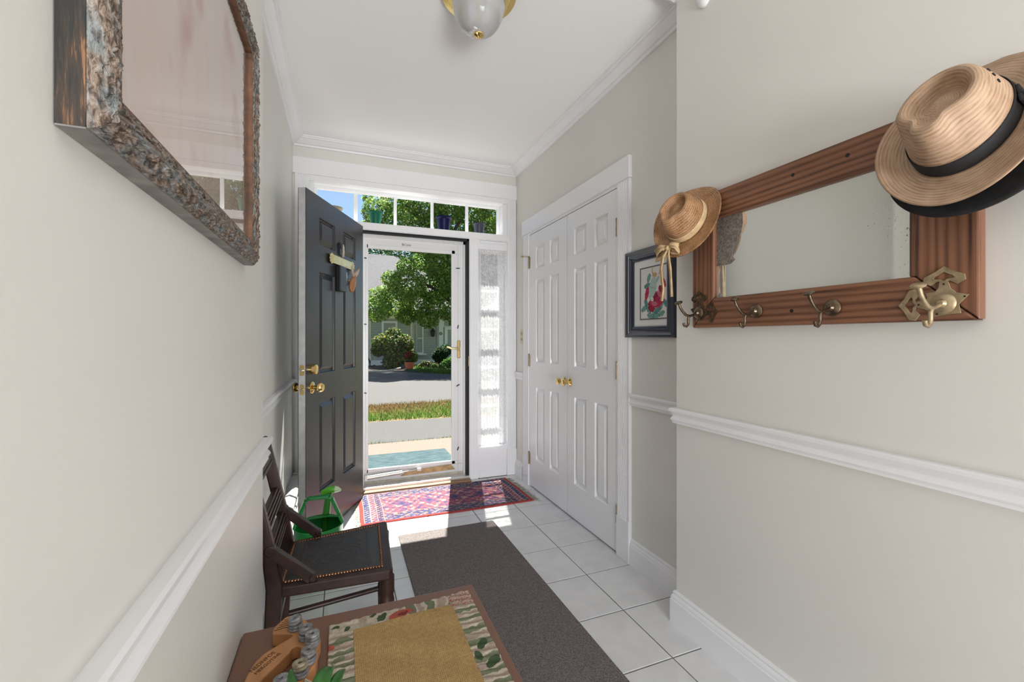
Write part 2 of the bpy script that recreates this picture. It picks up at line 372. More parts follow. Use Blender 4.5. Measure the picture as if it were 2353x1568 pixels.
# ---------------------------------------------------------------- entrance: casings, header, transom, sidelights, jambs
def fluted(x0, x1, yf, yb, n=7, depth=.0035):
    w = x1 - x0; e = w * .14; pts = [(x0, yb), (x0, yf)]; k = (w - 2 * e) / n
    for i in range(n):
        a = x0 + e + i * k; pts += [(a + k * .12, yf), (a + k * .3, yf + depth), (a + k * .7, yf + depth), (a + k * .88, yf)]
    return pts + [(x1, yf), (x1, yb)]
YT = 3.545
struct(MB().box(-.335, 1.437, YT - .004, YB, 2.415, 2.537).build('trim_5', M['trim'], bevel=.003), 'wide white header over the front entrance')
for nm, a, b in (('trim_6', -.318, -.221), ('trim_7', 1.349, 1.431)):
    o = MB().prism(fluted(a, b, YT, YB), .226, 2.415).build(nm, M['trim']); struct(o, 'fluted white casing at the %s of the entrance' % ('left' if a < 0 else 'right'))
    MB().box(a - .004, b + .004, YT - .006, YB, 0, .226).build('plinth_block', M['trim'], o, bevel=.003)
YG = 3.66   # glass plane
# window_1: transom
t1 = struct(MB().box(-.221, 1.349, YT, YG + .06, 2.372, 2.4145).box(-.221, -.196, YT + .012, YG + .06, 2.036, 2.372).box(1.312, 1.349, YT + .012, YG + .06, 2.036, 2.372).build('window_1', M['trim'], bevel=.002), 'transom window of five panes above the front door')
MB().box(-.221, 1.349, YT, YG + .06, 2.038, 2.098).box(-.215, 1.343, YT - .006, YT, 2.044, 2.052).build('window_sill', M['trim'], t1, bevel=.002)
MB().box(-.196, 1.312, YG - .02, YG + .02, 2.35, 2.372).box(-.196, 1.312, YG - .02, YG + .02, 2.098, 2.112).box(-.196, -.175, YG - .02, YG + .02, 2.112, 2.35).box(1.292, 1.312, YG - .02, YG + .02, 2.112, 2.35).build('sash', M['trim'], t1, bevel=.002)
mx = [(.0896, .1185), (.397, .420), (.700, .723), (1.002, 1.026)]
for a, b in mx: MB().box(a, b, YG - .012, YG + .012, 2.110, 2.352).build('muntin', M['trim'], t1, bevel=.002)
edges = [-.176] + [v for p in mx for v in p] + [1.293]
for i in range(5): MB().box(edges[2 * i] - .002, edges[2 * i + 1] + .002, YG - .002, YG + .002, 2.110, 2.352).build('pane', M['clearglass'], t1)
# mullions and door jambs
struct(MB().box(1.004, 1.084, YT, YG + .06, -.02, 2.04).box(1.012, 1.020, YT - .004, YT, .0, 2.03).build('trim_8', M['trim'], bevel=.002), 'white mullion between front door and right sidelight')
struct(MB().box(.036, .150, YT, YG + .06, -.02, 2.04).build('trim_9', M['trim'], bevel=.002), 'white mullion between front door and left sidelight')
def sidelight(nm, x0, x1, lab):
    o = struct(MB().box(x0, x1, YT + .012, YG + .06, 0, .262).box(x0, x0 + .03, YT + .02, YG + .06, .262, 2.04).box(x1 - .03, x1, YT + .02, YG + .06, .262, 2.04).box(x0, x1, YT + .012, YG + .06, 1.955, 2.04).build(nm, M['trim'], bevel=.002), lab)
    MB().box(x0 + .01, x1 - .01, YT + .004, YT + .014, 0, .07).box(x0 + .02, x1 - .02, YT + .0, YT + .014, 2.012, 2.034).build('sill_board', M['trim'], o, bevel=.003)
    zs = [.262 + (1.955 - .262) * k / 5 for k in range(6)]
    for z in zs[1:-1]: MB().box(x0 + .03, x1 - .03, YG - .01, YG + .01, z - .011, z + .011).build('muntin', M['trim'], o)
    for k in range(5): MB().box(x0 + .03, x1 - .03, YG - .002, YG + .002, zs[k] + .0112, zs[k + 1] - .0112).build('pane', M['clearglass'], o)
    return o
sidelight('window_2', 1.084, 1.349, 'narrow white sidelight window right of the front door')
sidelight('window_3', -.221, .036, 'narrow sidelight window hidden behind the open front door')
# curtains of lace
def _lace():
    t = NT('white_lace'); v = t.coord((1, 1, 1)); vo = t.n('ShaderNodeTexVoronoi'); vo.inputs['Scale'].default_value = 150; t.l(v, vo.inputs['Vector'])
    w = t.n('ShaderNodeTexWave'); w.inputs['Scale'].default_value = 22; w.inputs['Distortion'].default_value = 2; t.l(v, w.inputs['Vector'])
    n = t.noise(v, 30, 3)
    ad = t.n('ShaderNodeMath', operation='ADD'); t.l(vo.outputs['Distance'], ad.inputs[0]); t.l(n, ad.inputs[1])
    f = t.ramp(ad.outputs[0], [(.86, (0, 0, 0)), (1.05, (1, 1, 1))])
    d = t.n('ShaderNodeBsdfDiffuse'); d.inputs[0].default_value = (.86, .86, .88, 1)
    tl = t.n('ShaderNodeBsdfTranslucent'); tl.inputs[0].default_value = (.55, .55, .57, 1)
    mx = t.n('ShaderNodeMixShader'); mx.inputs[0].default_value = .38; t.l(d.outputs[0], mx.inputs[1]); t.l(tl.outputs[0], mx.inputs[2])
    tr = t.n('ShaderNodeBsdfTransparent'); m2 = t.n('ShaderNodeMixShader'); 
    ff = t.n('ShaderNodeMath', operation='MULTIPLY_ADD'); ff.inputs[1].default_value = .32; ff.inputs[2].default_value = .03; t.l(f, ff.inputs[0])
    t.l(ff.outputs[0], m2.inputs[0]); t.l(mx.outputs[0], m2.inputs[1]); t.l(tr.outputs[0], m2.inputs[2]); t.l(m2.outputs[0], t.out.inputs[0]); return t.m
M['lace'] = _lace()
def curtain(x0, x1, lab):
    root = thing('lace_curtain', lab, 'curtain', ((x0 + x1) / 2, YT + .0, .27))
    R, C = 60, 70; P = np.zeros((R, C, 3))
    for i in range(R):
        z = .272 + (1.958 - .272) * i / (R - 1); e = min(i, R - 1 - i) / R
        for j in range(C):
            u = j / (C - 1); amp = .0035 + .003 * math.exp(-e * 30)
            P[i, j] = (x0 + (x1 - x0) * u, YT - .004 + amp * math.sin(u * 60 + .8 * math.sin(z * 3)) + .002 * math.sin(u * 23), z + (.004 * math.sin(u * 90) if i in (0, R - 1) else 0))
    grid('lace_panel', P, M['lace'], root)
    for z in (.285, 1.945): MB().tube([(x0 - .004, YT - .001, z), (x1 + .004, YT - .001, z)], .004, 8).build('curtain_rod', M['trim'], root, smooth=True)
    return root
curtain(1.088, 1.332, 'white lace curtain stretched over the right sidelight window')

# threshold
th = struct(MB().box(.152, 1.004, 3.475, YT + .02, 0, .022).build('trim_10', M['oak'], bevel=.004), 'oak threshold strip under the front door')
MB().box(.152, 1.004, 3.53, 3.70, .0, .040).build('metal_sill', M['silver'], th, bevel=.006)
MB().box(.985, 1.004, YT + .004, YG + .0, .03, 2.036).box(.150, 1.004, YT + .004, YT + .05, 2.020, 2.037).build('weatherstrip', M['blackedge'], th)
MB().box(.150, .163, YT + .05, YG + .06, .03, 2.02).box(.968, .986, YT + .06, YG + .06, .03, 2.02).box(.150, .986, YT + .06, YG + .06, 1.998, 2.02).build('door_stop', M['vinyl'], th)
MB().box(.996, 1.006, YT - .003, YT + .012, .96, 1.045).build('strike_plate', M['oldbrass'], th, bevel=.002)
# ---------------------------------------------------------------- panelled doors
def door_leaf(name, fr, Wd, z0, z1, T, pans, mat, label, both=True, parent=None, bw=.034, edge=None):
    us = sorted({0, Wd} | {p[0] for p in pans} | {p[1] for p in pans}); vs = sorted({z0, z1} | {p[2] for p in pans} | {p[3] for p in pans})
    mb = MB()
    def inside(u, v): return any(p[0] < u < p[1] and p[2] < v < p[3] for p in pans)
    for h in ((0, T) if both else (0,)):
        for i in range(len(us) - 1):
            for j in range(len(vs) - 1):
                if not inside((us[i] + us[i + 1]) / 2, (vs[j] + vs[j + 1]) / 2):
                    q = [fr(us[i], vs[j], h), fr(us[i + 1], vs[j], h), fr(us[i + 1], vs[j + 1], h), fr(us[i], vs[j + 1], h)]
                    mb.add(q if h else q[::-1], [(0, 1, 2, 3)])
    if not both: mb.add([fr(0, z0, T), fr(Wd, z0, T), fr(Wd, z1, T), fr(0, z1, T)], [(0, 1, 2, 3)])
    o = mb.build(name, mat, parent, recalc=False)
    me = MB()
    for a, b in (((0, z0), (0, z1)), ((Wd, z1), (Wd, z0)), ((0, z1), (Wd, z1)), ((Wd, z0), (0, z0))):
        me.add([fr(a[0], a[1], 0), fr(b[0], b[1], 0), fr(b[0], b[1], T), fr(a[0], a[1], T)], [(0, 1, 2, 3)])
    me.build('door_edge', edge or mat, o)
    for p in pans:
        for sd in ((0, 1) if both else (0,)):
            k = MB(); base = T if sd else 0; sg = -1 if sd else 1
            rings = [(0, 0), (.004, .004), (.007, .013), (.012, .015), (.016, .0138), (.016 + bw * .60, .0035), (.018 + bw * .60, .0015)]
            vsx = []; fs = []
            for ins, dep in rings:
                for (u, v) in ((p[0] + ins, p[2] + ins), (p[1] - ins, p[2] + ins), (p[1] - ins, p[3] - ins), (p[0] + ins, p[3] - ins)): vsx.append(fr(u, v, base + sg * dep))
            for r in range(len(rings) - 1):
                for q in range(4): fs.append((r * 4 + q, r * 4 + (q + 1) % 4, r * 4 + 4 + (q + 1) % 4, r * 4 + 4 + q))
            b = (len(rings) - 1) * 4; fs.append((b, b + 1, b + 2, b + 3))
            k.add(vsx, fs).build('panel', mat, o, recalc=True)
    struct(o, label) if parent is None else None
    return o
def knob_mb(mb, o, ax, r=.028, L=.062, rose=.033):
    mb.lathe([(rose, 0), (rose, .003), (rose * .9, .006), (rose * .55, .010), (.012, .014), (.0105, .026), (.013, .034), (r * .8, .038), (r, .046), (r * .98, .054), (r * .75, L - .003), (r * .62, L), (r * .3, L - .002)], o, ax, 24)
    return mb
XC = 1.423
rows = [(.237, .812), (1.008, 1.660), (1.745, 1.922)]
def closet(name, y0, y1, cols, lab, ky, hy):
    fr = lambda u, v, h: (XC + h, y0 + u, v)
    o = door_leaf(name, fr, y1 - y0, .012, 2.030, .034, [(a - y0, b - y0, c, d) for a, b in cols for c, d in rows], M['trim2'], lab, both=False)
    knob_mb(MB(), (XC, ky, .905), (-1, 0, 0), .025, .058, .030).build('knob', M['brass'], o, smooth=True)
    for z in (.222, 1.015, 1.81):
        b = MB().tube([(XC - .004, hy, z - .045), (XC - .004, hy, z + .045)], .0062, 10).lathe([(.006, 0), (.008, .004), (.003, .012)], (XC - .004, hy, z + .045), (0, 0, 1), 10)
        b.box(XC - .002, XC + .002, hy - (.02 if hy < 2.5 else -.002), hy + (.002 if hy < 2.5 else -.02), z - .044, z + .044)
        h = b.build('hinge', M['oldbrass'], o, smooth=True)
        if hy > 3 and z > 1.5:
            MB().tube([(XC - .004, hy, z + .052), (XC - .045, hy + .012, z + .052)], .004, 8).lathe([(.004, 0), (.011, .006), (.011, .010), (.004, .016), (.004, .022), (.001, .03)], (XC - .045, hy + .012, z + .052), (-1, .28, 0), 10).build('pin_stop', M['oldbrass'], h, smooth=True)
    return o
closet('door_2', 2.024, 2.5985, [(2.117, 2.260), (2.355, 2.508)], 'right hand leaf of the white panelled closet doors', 2.566, 2.026)
closet('door_3', 2.6055, 3.228, [(2.723, 2.867), (2.955, 3.113)], 'left hand leaf of the white panelled closet doors', 2.642, 3.238)
# closet casing
def flutedY(y0, y1, n=6): return [(p[1] - 0, p[0]) for p in fluted(y0, y1, 0, 1, n)]
for nm, a, b, lab in (('trim_11', 1.915, 2.020, 'fluted casing on the near side of the closet doors'), ('trim_12', 3.245, 3.350, 'fluted casing on the far side of the closet doors')):
    pts = [(XR - (.018 if q == 0 else .018 - .0035 if abs(q - .0035) < 1e-6 else 0), y) for y, q in fluted(a, b, 0, 1, 6)]
    o = MB().prism(pts, .222, 2.052).build(nm, M['trim']); struct(o, lab)
    MB().box(XR - .023, XR, a - .004, b + .004, 0, .222).build('plinth_block', M['trim'], o, bevel=.003)
struct(MB().box(XR - .024, XR, 1.908, 3.372, 2.053, 2.172).build('trim_13', M['trim'], bevel=.003), 'wide white header board above the closet doors')
struct(MB().box(XR - .010, XR + .03, 2.012, 2.024, 0, 2.053).box(XR - .010, XR + .03, 3.228, 3.246, 0, 2.053).box(XR - .012, XR + .03, 2.012, 3.246, 2.036, 2.056).build('trim_14', M['trim'], bevel=.0015), 'white jamb of the closet opening')

# black front door, swung open past square; u runs from the hinge
hx, hy_ = .148, 3.42; du = Vector((-.39593, -.91828, 0)); dn = Vector((-.91828, .39593, 0))   # dn points away from the visible face
frd = lambda u, v, h: (hx + du.x * u + dn.x * h, hy_ + du.y * u + dn.y * h, v)
cols = [(.142, .348), (.470, .682)]; rws = [(.286, .824), (.990, 1.592), (1.752, 1.914)]
fd = door_leaf('door_1', frd, .838, .014, 2.034, .044, [(a, b, c, d) for a, b in cols for c, d in rws], M['black'], 'black six panel front door standing open into the hall', both=True, edge=M['black'])
MB().add([frd(.8385, .014, .003), frd(.8385, .014, .041), frd(.8385, 2.034, .041), frd(.8385, 2.034, .003)], [(0, 1, 2, 3)]).build('edge_strip', plain('grey_white_door_edge', (.42, .42, .42), .5, nscale=30), fd)
nrm = -dn
def on_door(u, v, h=0): return Vector(frd(u, v, -h))
knob_mb(MB(), on_door(.770, .918), nrm, .029, .066, .034).build('knob', M['brass'], fd, smooth=True)
knob_mb(MB(), Vector(frd(.770, .918, .044)), dn, .029, .066, .034).build('knob', M['brass'], fd, smooth=True)
MB().lathe([(.030, 0), (.030, .012), (.027, .026), (.020, .030), (.008, .031)], on_door(.772, 1.022), nrm, 24).build('deadbolt', M['brass'], fd, smooth=True)
for zc, hh in ((1.020, .029), (.913, .030)):
    pts = []
    for k in range(20):
        a = 2 * pi * k / 20; r2 = .6 if hh == .030 else .25
        cx, cy = math.cos(a), math.sin(a); pts.append((.022 + .0125 * (abs(cx) ** r2) * (1 if cx > 0 else -1), zc + hh * (abs(cy) ** .6) * (1 if cy > 0 else -1)))
    lp = MB().prism(pts, .838, .8405, lambda x, y, h: frd(h, y, x)).build('latch_plate', M['brass'], fd)
    MB().lathe([(.008, 0), (.008, .004 if hh == .030 else .009)], frd(.8405, zc, .022), du, 14).build('bolt', M['oldbrass'] if hh == .030 else M['steel'], lp, smooth=True)
for z in (.25, 1.02, 1.80): MB().tube([frd(-.006, z - .05, .046), frd(-.006, z + .05, .046)], .007, 10).build('hinge', M['oldbrass'], fd, smooth=True)
# fixtures on its face: brass name plate, black mail box with wooden fish, little glass viewer
npl = MB().prism([(.248, 1.668), (.530, 1.668), (.530, 1.722), (.248, 1.722)], 0, .006, lambda x, y, h: on_door(x, y, h + .012))
npl = npl.build('name_plate', M['palebrass'], fd, bevel=.002)
for uc in (.232, .545):
    b = MB()
    for k in range(9):
        a = 2 * pi * k / 9; b.lathe([(.0085, 0), (.0085, .004), (.005, .008)], on_door(uc + .0225 * math.cos(a), 1.695 + .026 * math.sin(a), .011), nrm, 10)
    b.lathe([(.024, 0), (.024, .006), (.013, .011), (.004, .013)], on_door(uc, 1.695, .011), nrm, 18).build('rosette', M['palebrass'], npl, smooth=True)
MB().prism([(.225, 1.668), (.555, 1.668), (.555, 1.722), (.225, 1.722)], 0, .0119, lambda x, y, h: on_door(x, y, h)).build('mounting_bar', M['blackplastic'], npl, bevel=.004)
MB().prism([(.372, 1.502), (.468, 1.502), (.468, 1.664), (.372, 1.664)], .002, .034, lambda x, y, h: on_door(x, y, h)).build('knocker_block', M['blackplastic'], fd, bevel=.004)
MB().prism([(.335, 1.560), (.352, 1.560), (.352, 1.640), (.335, 1.640)], .012, .022, lambda x, y, h: on_door(x, y, h)).tube([on_door(.372, 1.60, .016), on_door(.30, 1.60, .016)], .005).build('knocker_arm', M['steel'], fd, bevel=.002)
def fish():
    c = [(.300, 1.512, .012, .010), (.296, 1.532, .030, .016), (.284, 1.562, .038, .019), (.266, 1.592, .034, .017), (.248, 1.616, .020, .012), (.240, 1.630, .012, .008)]
    n = 14; P = np.zeros((len(c), n, 3))
    for i, (u, v, ru, rh) in enumerate(c):
        for j in range(n):
            a = 2 * pi * j / n; P[i, j] = on_door(u + ru * math.cos(a), v + .25 * ru * math.cos(a), .036 + rh * math.sin(a))
    b = MB(); R = len(c); b.add(P.reshape(-1, 3).tolist(), [(i * n + j, i * n + (j + 1) % n, (i + 1) * n + (j + 1) % n, (i + 1) * n + j) for i in range(R - 1) for j in range(n)] + [tuple(range(n)), tuple((R - 1) * n + j for j in range(n))])
    o = b.build('wooden_fish', wood('orange_carved_wood', 'z', (.26, .10, .035), (.36, .16, .06), (.45, .22, .09), 60, .4, .2, .05), fd, smooth=True)
    t = MB().prism([(.246, 1.612), (.262, 1.634), (.300, 1.688), (.285, 1.640), (.268, 1.622)], -.006, .006, lambda x, y, h: on_door(x, y, .036 + h)).prism([(.238, 1.616), (.252, 1.640), (.234, 1.656), (.168, 1.690), (.186, 1.650), (.214, 1.630)], -.006, .006, lambda x, y, h: on_door(x, y, .036 + h))
    t.build('fish_tail', plain('pale_worn_wood', (.50, .36, .27), .5, nscale=60), o, bevel=.002)
fish()
kn = MB().lathe([(.024, 0), (.024, .008), (.016, .016), (.006, .017)], on_door(.405, 1.800), nrm, 20).prism([(.385, 1.74), (.42, 1.74), (.424, 1.79), (.38, 1.79)], 0, .010, lambda x, y, h: on_door(x, y, h)).build('door_viewer', M['blackplastic'], fd, smooth=True)
MB().prism([(.361, 1.735), (.378, 1.760), (.376, 1.80), (.366, 1.818), (.356, 1.80), (.354, 1.76)], .0, .012, lambda x, y, h: on_door(x, y, h)).build('viewer_flap', plain('speckled_shell', (.55, .47, .38), .4, nscale=140, namt=.5), kn)

# storm door
YS = 3.64
sdr = struct(MB().box(.160, .986, YS - .016, YS + .016, 1.916, 2.004).box(.160, .986, YS - .016, YS + .016, .058, .152).box(.160, .192, YS - .016, YS + .016, .152, 1.916).box(.874, .986, YS - .016, YS + .016, .152, 1.916).build('door_4', M['vinyl'], bevel=.003), 'white full view storm door closed outside the front door')
MB().box(.184, .900, YS - .021, YS - .010, 1.914, 1.944).box(.184, .900, YS - .021, YS - .010, .128, .156).box(.176, .197, YS - .021, YS - .010, .128, 1.944).box(.870, .900, YS - .021, YS - .010, .128, 1.944).build('glazing_frame', M['vinyl'], sdr, bevel=.003)
MB().box(.190, .876, YS - .002, YS + .002, .150, 1.918).build('pane', M['stormglass'], sdr)
MB().box(.160, .986, YS - .012, YS + .018, .036, .060).box(.164, .98, YS - .0175, YS - .012, .150 - .025, .152 - .025).box(.9245, .927, YS - .0175, YS - .012, .06, 1.99).build('bottom_sweep', plain('tan_stained_rail', (.56, .50, .40), .5, nscale=30, namt=.2), sdr)
lat = MB().box(.918, .946, YS - .024, YS - .014, 1.028, 1.180).build('latch_plate', M['brass'], sdr, bevel=.006)
MB().tube([(.932, YS - .022, 1.108), (.932, YS - .055, 1.108)], .009, 12).tube([(.932, YS - .055, 1.108), (.905, YS - .062, 1.108), (.86, YS - .058, 1.112), (.822, YS - .05, 1.124)], [.010, .009, .008, .007], 10).build('lever', M['palebrass'], lat, smooth=True)
for k, z in enumerate((1.795, 1.295, .795, .255)):
    a = (.05, 1.4, .5, 1.2)[k]
    c = Vector((.925, YS - .022, z)); d = Vector((math.cos(a), 0, math.sin(a))) * .016
    MB().bar(c - d, c + d, .008, .010, (0, 1, 0)).build('glass_clip', M['blackplastic'], sdr, bevel=.002)
for z in (1.835, 1.31, .765): MB().bar((.166, YS - .022, z), (.184, YS - .022, z - .004), .008, .010, (0, 1, 0)).build('glass_clip', M['blackplastic'], sdr, bevel=.002)
lb = MB().box(.455, .535, YS - .0175, YS - .016, 1.949, 1.975).build('maker_label', plain('silver_label', (.78, .78, .77), .4), sdr)
MB().box(.458, .474, YS - .018, YS - .0175, 1.952, 1.972).build('emblem', plain('grey_emblem', (.36, .35, .34), .5), lb)
text('lettering', 'Cana', plain('dark_grey_print', (.05, .05, .055), .5), lb, .026, frame3((.504, YS - .0182, 1.962), (1, 0, 0), (0, 0, 1), (0, -1, 0)))
cl = thing('door_closer', 'aluminium tube closer along the bottom of the storm door', 'door closer', (.35, YS - .05, .10))
MB().tube([(.185, YS - .045, .098), (.455, YS - .040, .112)], .016, 16).build('tube', M['steel'], cl, smooth=True)
MB().tube([(.455, YS - .040, .112), (.60, YS - .034, .119)], .005, 8).build('rod', M['steel'], cl, smooth=True)
MB().box(.166, .19, YS - .06, YS - .016, .075, .118).build('bracket', M['vinyl'], cl, bevel=.004)
MB().box(.575, .61, YS - .05, YS - .016, .108, .132).build('bracket', M['vinyl'], cl, bevel=.004)
pw = MB().prism([(.445, .074), (.90, .082), (.865, .126), (.50, .112)], 0, .008, lambda x, z, h: (x, YS - .0165 - h, z))  # coloured strip standing in for the sun reflected on the bottom rail
tag(pw.build('sun_glint_strip', M['tan'], bevel=.001), 'gold sun reflection painted as a strip along the storm door bottom rail', 'strip')

# light switch
sw = thing('light_switch', 'beige double switch plate on the narrow wall beside the closet', 'light switch', (XR, 3.413, 1.21))
MB().box(XR - .006, XR, 3.380, 3.446, 1.152, 1.271).build('plate', plain('ivory_plastic', (.62, .58, .40), .4), sw, bevel=.003)
for z in (1.236, 1.187): MB().box(XR - .012, XR - .006, 3.406, 3.420, z - .012, z + .012).build('toggle', plain('dark_ivory', (.40, .36, .22), .4), sw, bevel=.002)

# baseboard heater, left wall
hp = [(XL + .001, .205), (XL + .030, .212), (XL + .066, .196), (XL + .070, .190), (XL + .070, .178), (XL + .040, .178), (XL + .040, .160), (XL + .071, .150), (XL + .074, .140), (XL + .074, .050), (XL + .062, .030), (XL + .040, .030), (XL + .020, .02), (XL + .001, .02)]
bh = tag(None or thing('baseboard_heater', 'low white metal baseboard heater along the left wall behind the chair', 'heater', (XL + .04, 2.5, 0)))
MB().prism(hp, 1.52, 3.50, lambda x, z, y: (x, y, z)).build('housing', plain('heater_enamel', (.62, .62, .61), .25, .25, nscale=8, namt=.08), bh)
for y in (1.50, 3.50): MB().box(XL + .001, XL + .08, y, y + .03, .012, .218).build('end_cap', plain('heater_end', (.72, .72, .70), .35), bh, bevel=.006)
MB().box(XL + .02, XL + .055, 1.53, 3.5, .1575, .18).build('fin_slot', M['blackplastic'], bh)

# ---------------------------------------------------------------- ceiling light
L0 = Vector((.548, 1.786, 0))
clt = thing('ceiling_light', 'ribbed clear glass dome ceiling light on a brass pan', 'ceiling light', (L0.x, L0.y, ZC))
MB().lathe([(.040, ZC - .001), (.160, ZC - .001), (.163, ZC - .010), (.158, ZC - .018), (.135, ZC - .024), (.128, ZC - .034), (.110, ZC - .036), (.03, ZC - .036)], (L0.x, L0.y, 0), (0, 0, 1), 48).build('brass_pan', plain('satin_brass', (.80, .62, .25), .25, 1), clt, smooth=True)
def ribbed():
    n = 150; R = 22; P = np.zeros((R, n, 3)); zb, zt = 2.503, ZC - .030
    for i in range(R):
        t = i / (R - 1); ph = t * pi / 2; r = .108 * math.sin(ph) ** .85 * (1 + .0); z = zb + (zt - zb) * (1 - math.cos(ph) ** 1.0)
        for j in range(n):
            a = 2 * pi * j / n; q = (1 + (.050 if j % 2 else 0) * min(1, t * 5)); P[i, j] = (L0.x + max(r, .002) * q * math.cos(a), L0.y + max(r, .002) * q * math.sin(a), z)
    t = NT('ribbed_glass'); tr = t.n('ShaderNodeBsdfTransparent'); tr.inputs[0].default_value = (.86, .87, .88, 1)
    gl = t.n('ShaderNodeBsdfGlossy'); gl.inputs['Roughness'].default_value = .06; gl.inputs[0].default_value = (.95, .95, .97, 1)
    df0 = t.n('ShaderNodeBsdfTranslucent'); df0.inputs[0].default_value = (.85, .86, .88, 1); df1 = t.n('ShaderNodeBsdfDiffuse'); df1.inputs[0].default_value = (.85, .86, .88, 1); df = t.n('ShaderNodeMixShader'); df.inputs[0].default_value = .6; t.l(df0.outputs[0], df.inputs[1]); t.l(df1.outputs[0], df.inputs[2])
    lw = t.n('ShaderNodeLayerWeight'); lw.inputs[0].default_value = .45
    m1 = t.n('ShaderNodeMixShader'); m1.inputs[0].default_value = .70; t.l(tr.outputs[0], m1.inputs[1]); t.l(df.outputs[0], m1.inputs[2])
    m2 = t.n('ShaderNodeMixShader'); mm = t.n('ShaderNodeMath', operation='MULTIPLY'); mm.inputs[1].default_value = .75; t.l(lw.outputs['Facing'], mm.inputs[0]); t.l(mm.outputs[0], m2.inputs[0]); t.l(m1.outputs[0], m2.inputs[1]); t.l(gl.outputs[0], m2.inputs[2]); t.l(m2.outputs[0], t.out.inputs[0])
    grid('glass_dome', P, t.m, clt, closed=True, smooth=False)
ribbed()
MB().lathe([(.004, -.010), (.010, -.006), (.022, -.002), (.023, .002), (.015, .008), (.004, .012)], (L0.x, L0.y, 2.500), (0, 0, 1), 28).build('finial', M['brass'], clt, smooth=True)
for dx in (-.035, .035): MB().lathe([(.012, 0), (.016, -.02), (.022, -.05), (.016, -.08), (.003, -.09)], (L0.x + dx, L0.y, ZC - .04), (0, 0, 1), 16).build('bulb', plain('frosted_bulb', (.8, .8, .78), .3), clt, smooth=True)
wc = thing('wall_fitting', 'small white oval fitting high on the near right wall, cut by the top edge', 'wall fitting', (NR, 1.294, 2.54))
MB().lathe([(.055, 0), (.055, .010), (.048, .018), (.030, .022), (.005, .023)], (0, 0, 0), (1, 0, 0), 26).build('dome', M['trim'], wc, smooth=True)
for o in wc.children if False else [x for x in bpy.data.objects if x.parent == wc]:
    o.matrix_parent_inverse = Matrix.Identity(4); o.rotation_euler = (0, 0, pi); o.scale = (1, .62, 1)
# ---------------------------------------------------------------- coat rack mirror on the right wall
mr = thing('coat_rack_mirror', 'old pine framed mirror with brass coat hooks on the near right wall', 'mirror', (NR, .916, 1.24))
FX, BX = 1.283, NR - .001
oy0, oy1, oz0, oz1, iy0, iy1, iz0, iz1 = .504, 1.328, 1.239, 1.742, .618, 1.224, 1.348, 1.640
def railp(poly, mat, ax):
    f = lambda y, z, h: (h, y, z)
    b = MB().prism(poly, FX, BX, f); o = b.build('frame_rail' if ax == 'y' else 'frame_stile', mat, mr, bevel=.004, segs=2); return o
gp = .0012
railp([(oy0 + gp, oz0), (oy1 - gp, oz0), (iy1 - gp, iz0), (iy0 + gp, iz0)], M['mirwood_y'], 'y')
railp([(oy0 + gp, oz1), (oy1 - gp, oz1), (iy1 - gp, iz1), (iy0 + gp, iz1)], M['mirwood_y'], 'y')
st0 = railp([(oy0, oz0 + gp), (oy0, oz1 - gp), (iy0, iz1 - gp), (iy0, iz0 + gp)], M['mirwood_z'], 'z')
st1 = railp([(oy1, oz0 + gp), (oy1, oz1 - gp), (iy1, iz1 - gp), (iy1, iz0 + gp)], M['mirwood_z'], 'z')
MB().box(FX + .004, BX, iy0 - .001, iy0 + .013, iz0, iz1).build('inner_lip', M['mirwood_z'], mr, bevel=.004)
def _mir():
    t = NT('foxed_mirror'); v = t.coord(); 
    sp = t.noise(v, 210, 3, .7); big = t.noise(v, 9, 3)
    sep = t.n('ShaderNodeSeparateXYZ'); t.l(v, sep.inputs[0])
    edge = t.n('ShaderNodeMapRange'); edge.inputs['From Min'].default_value = .95; edge.inputs['From Max'].default_value = .62; edge.inputs['To Min'].default_value = -.20; edge.inputs['To Max'].default_value = .07; t.l(sep.outputs[1], edge.inputs[0])
    a = t.n('ShaderNodeMath', operation='ADD'); t.l(sp, a.inputs[0]); t.l(edge.outputs[0], a.inputs[1])
    b = t.n('ShaderNodeMath', operation='MULTIPLY_ADD'); t.l(big, b.inputs[0]); b.inputs[1].default_value = .35; b.inputs[2].default_value = -.17; 
    c = t.n('ShaderNodeMath', operation='ADD'); t.l(a.outputs[0], c.inputs[0]); t.l(b.outputs[0], c.inputs[1])
    f = t.ramp(c.outputs[0], [(.70, (0, 0, 0)), (.76, (1, 1, 1))])
    g = t.n('ShaderNodeBsdfGlossy'); g.inputs[0].default_value = (.90, .925, .89, 1); g.inputs['Roughness'].default_value = .045
    haze = t.n('ShaderNodeBsdfDiffuse'); haze.inputs[0].default_value = (.72, .74, .70, 1)
    mh = t.n('ShaderNodeMixShader'); mh.inputs[0].default_value = .22; t.l(g.outputs[0], mh.inputs[1]); t.l(haze.outputs[0], mh.inputs[2])
    d = t.n('ShaderNodeBsdfDiffuse'); d.inputs[0].default_value = (.10, .095, .085, 1)
    m = t.n('ShaderNodeMixShader'); t.l(f, m.inputs[0]); t.l(mh.outputs[0], m.inputs[1]); t.l(d.outputs[0], m.inputs[2]); t.l(m.outputs[0], t.out.inputs[0]); return t.m
MB().box(1.298, 1.306, iy0 - .006, iy1 + .006, iz0 - .006, iz1 + .006).build('mirror_glass', _mir(), mr)
pt = [(1.224, 1.640), (1.112, 1.640), (1.110, 1.600), (1.116, 1.570), (1.135, 1.545), (1.150, 1.535), (1.156, 1.495), (1.150, 1.488), (1.142, 1.478), (1.160, 1.466), (1.224, 1.466)]
MB().prism(pt, 1.2972, 1.2979, lambda y, z, h: (h, y, z)).build('worn_patch', plain('bare_mirror_backing', (.20, .175, .15), .6, nscale=120, namt=.5), mr)
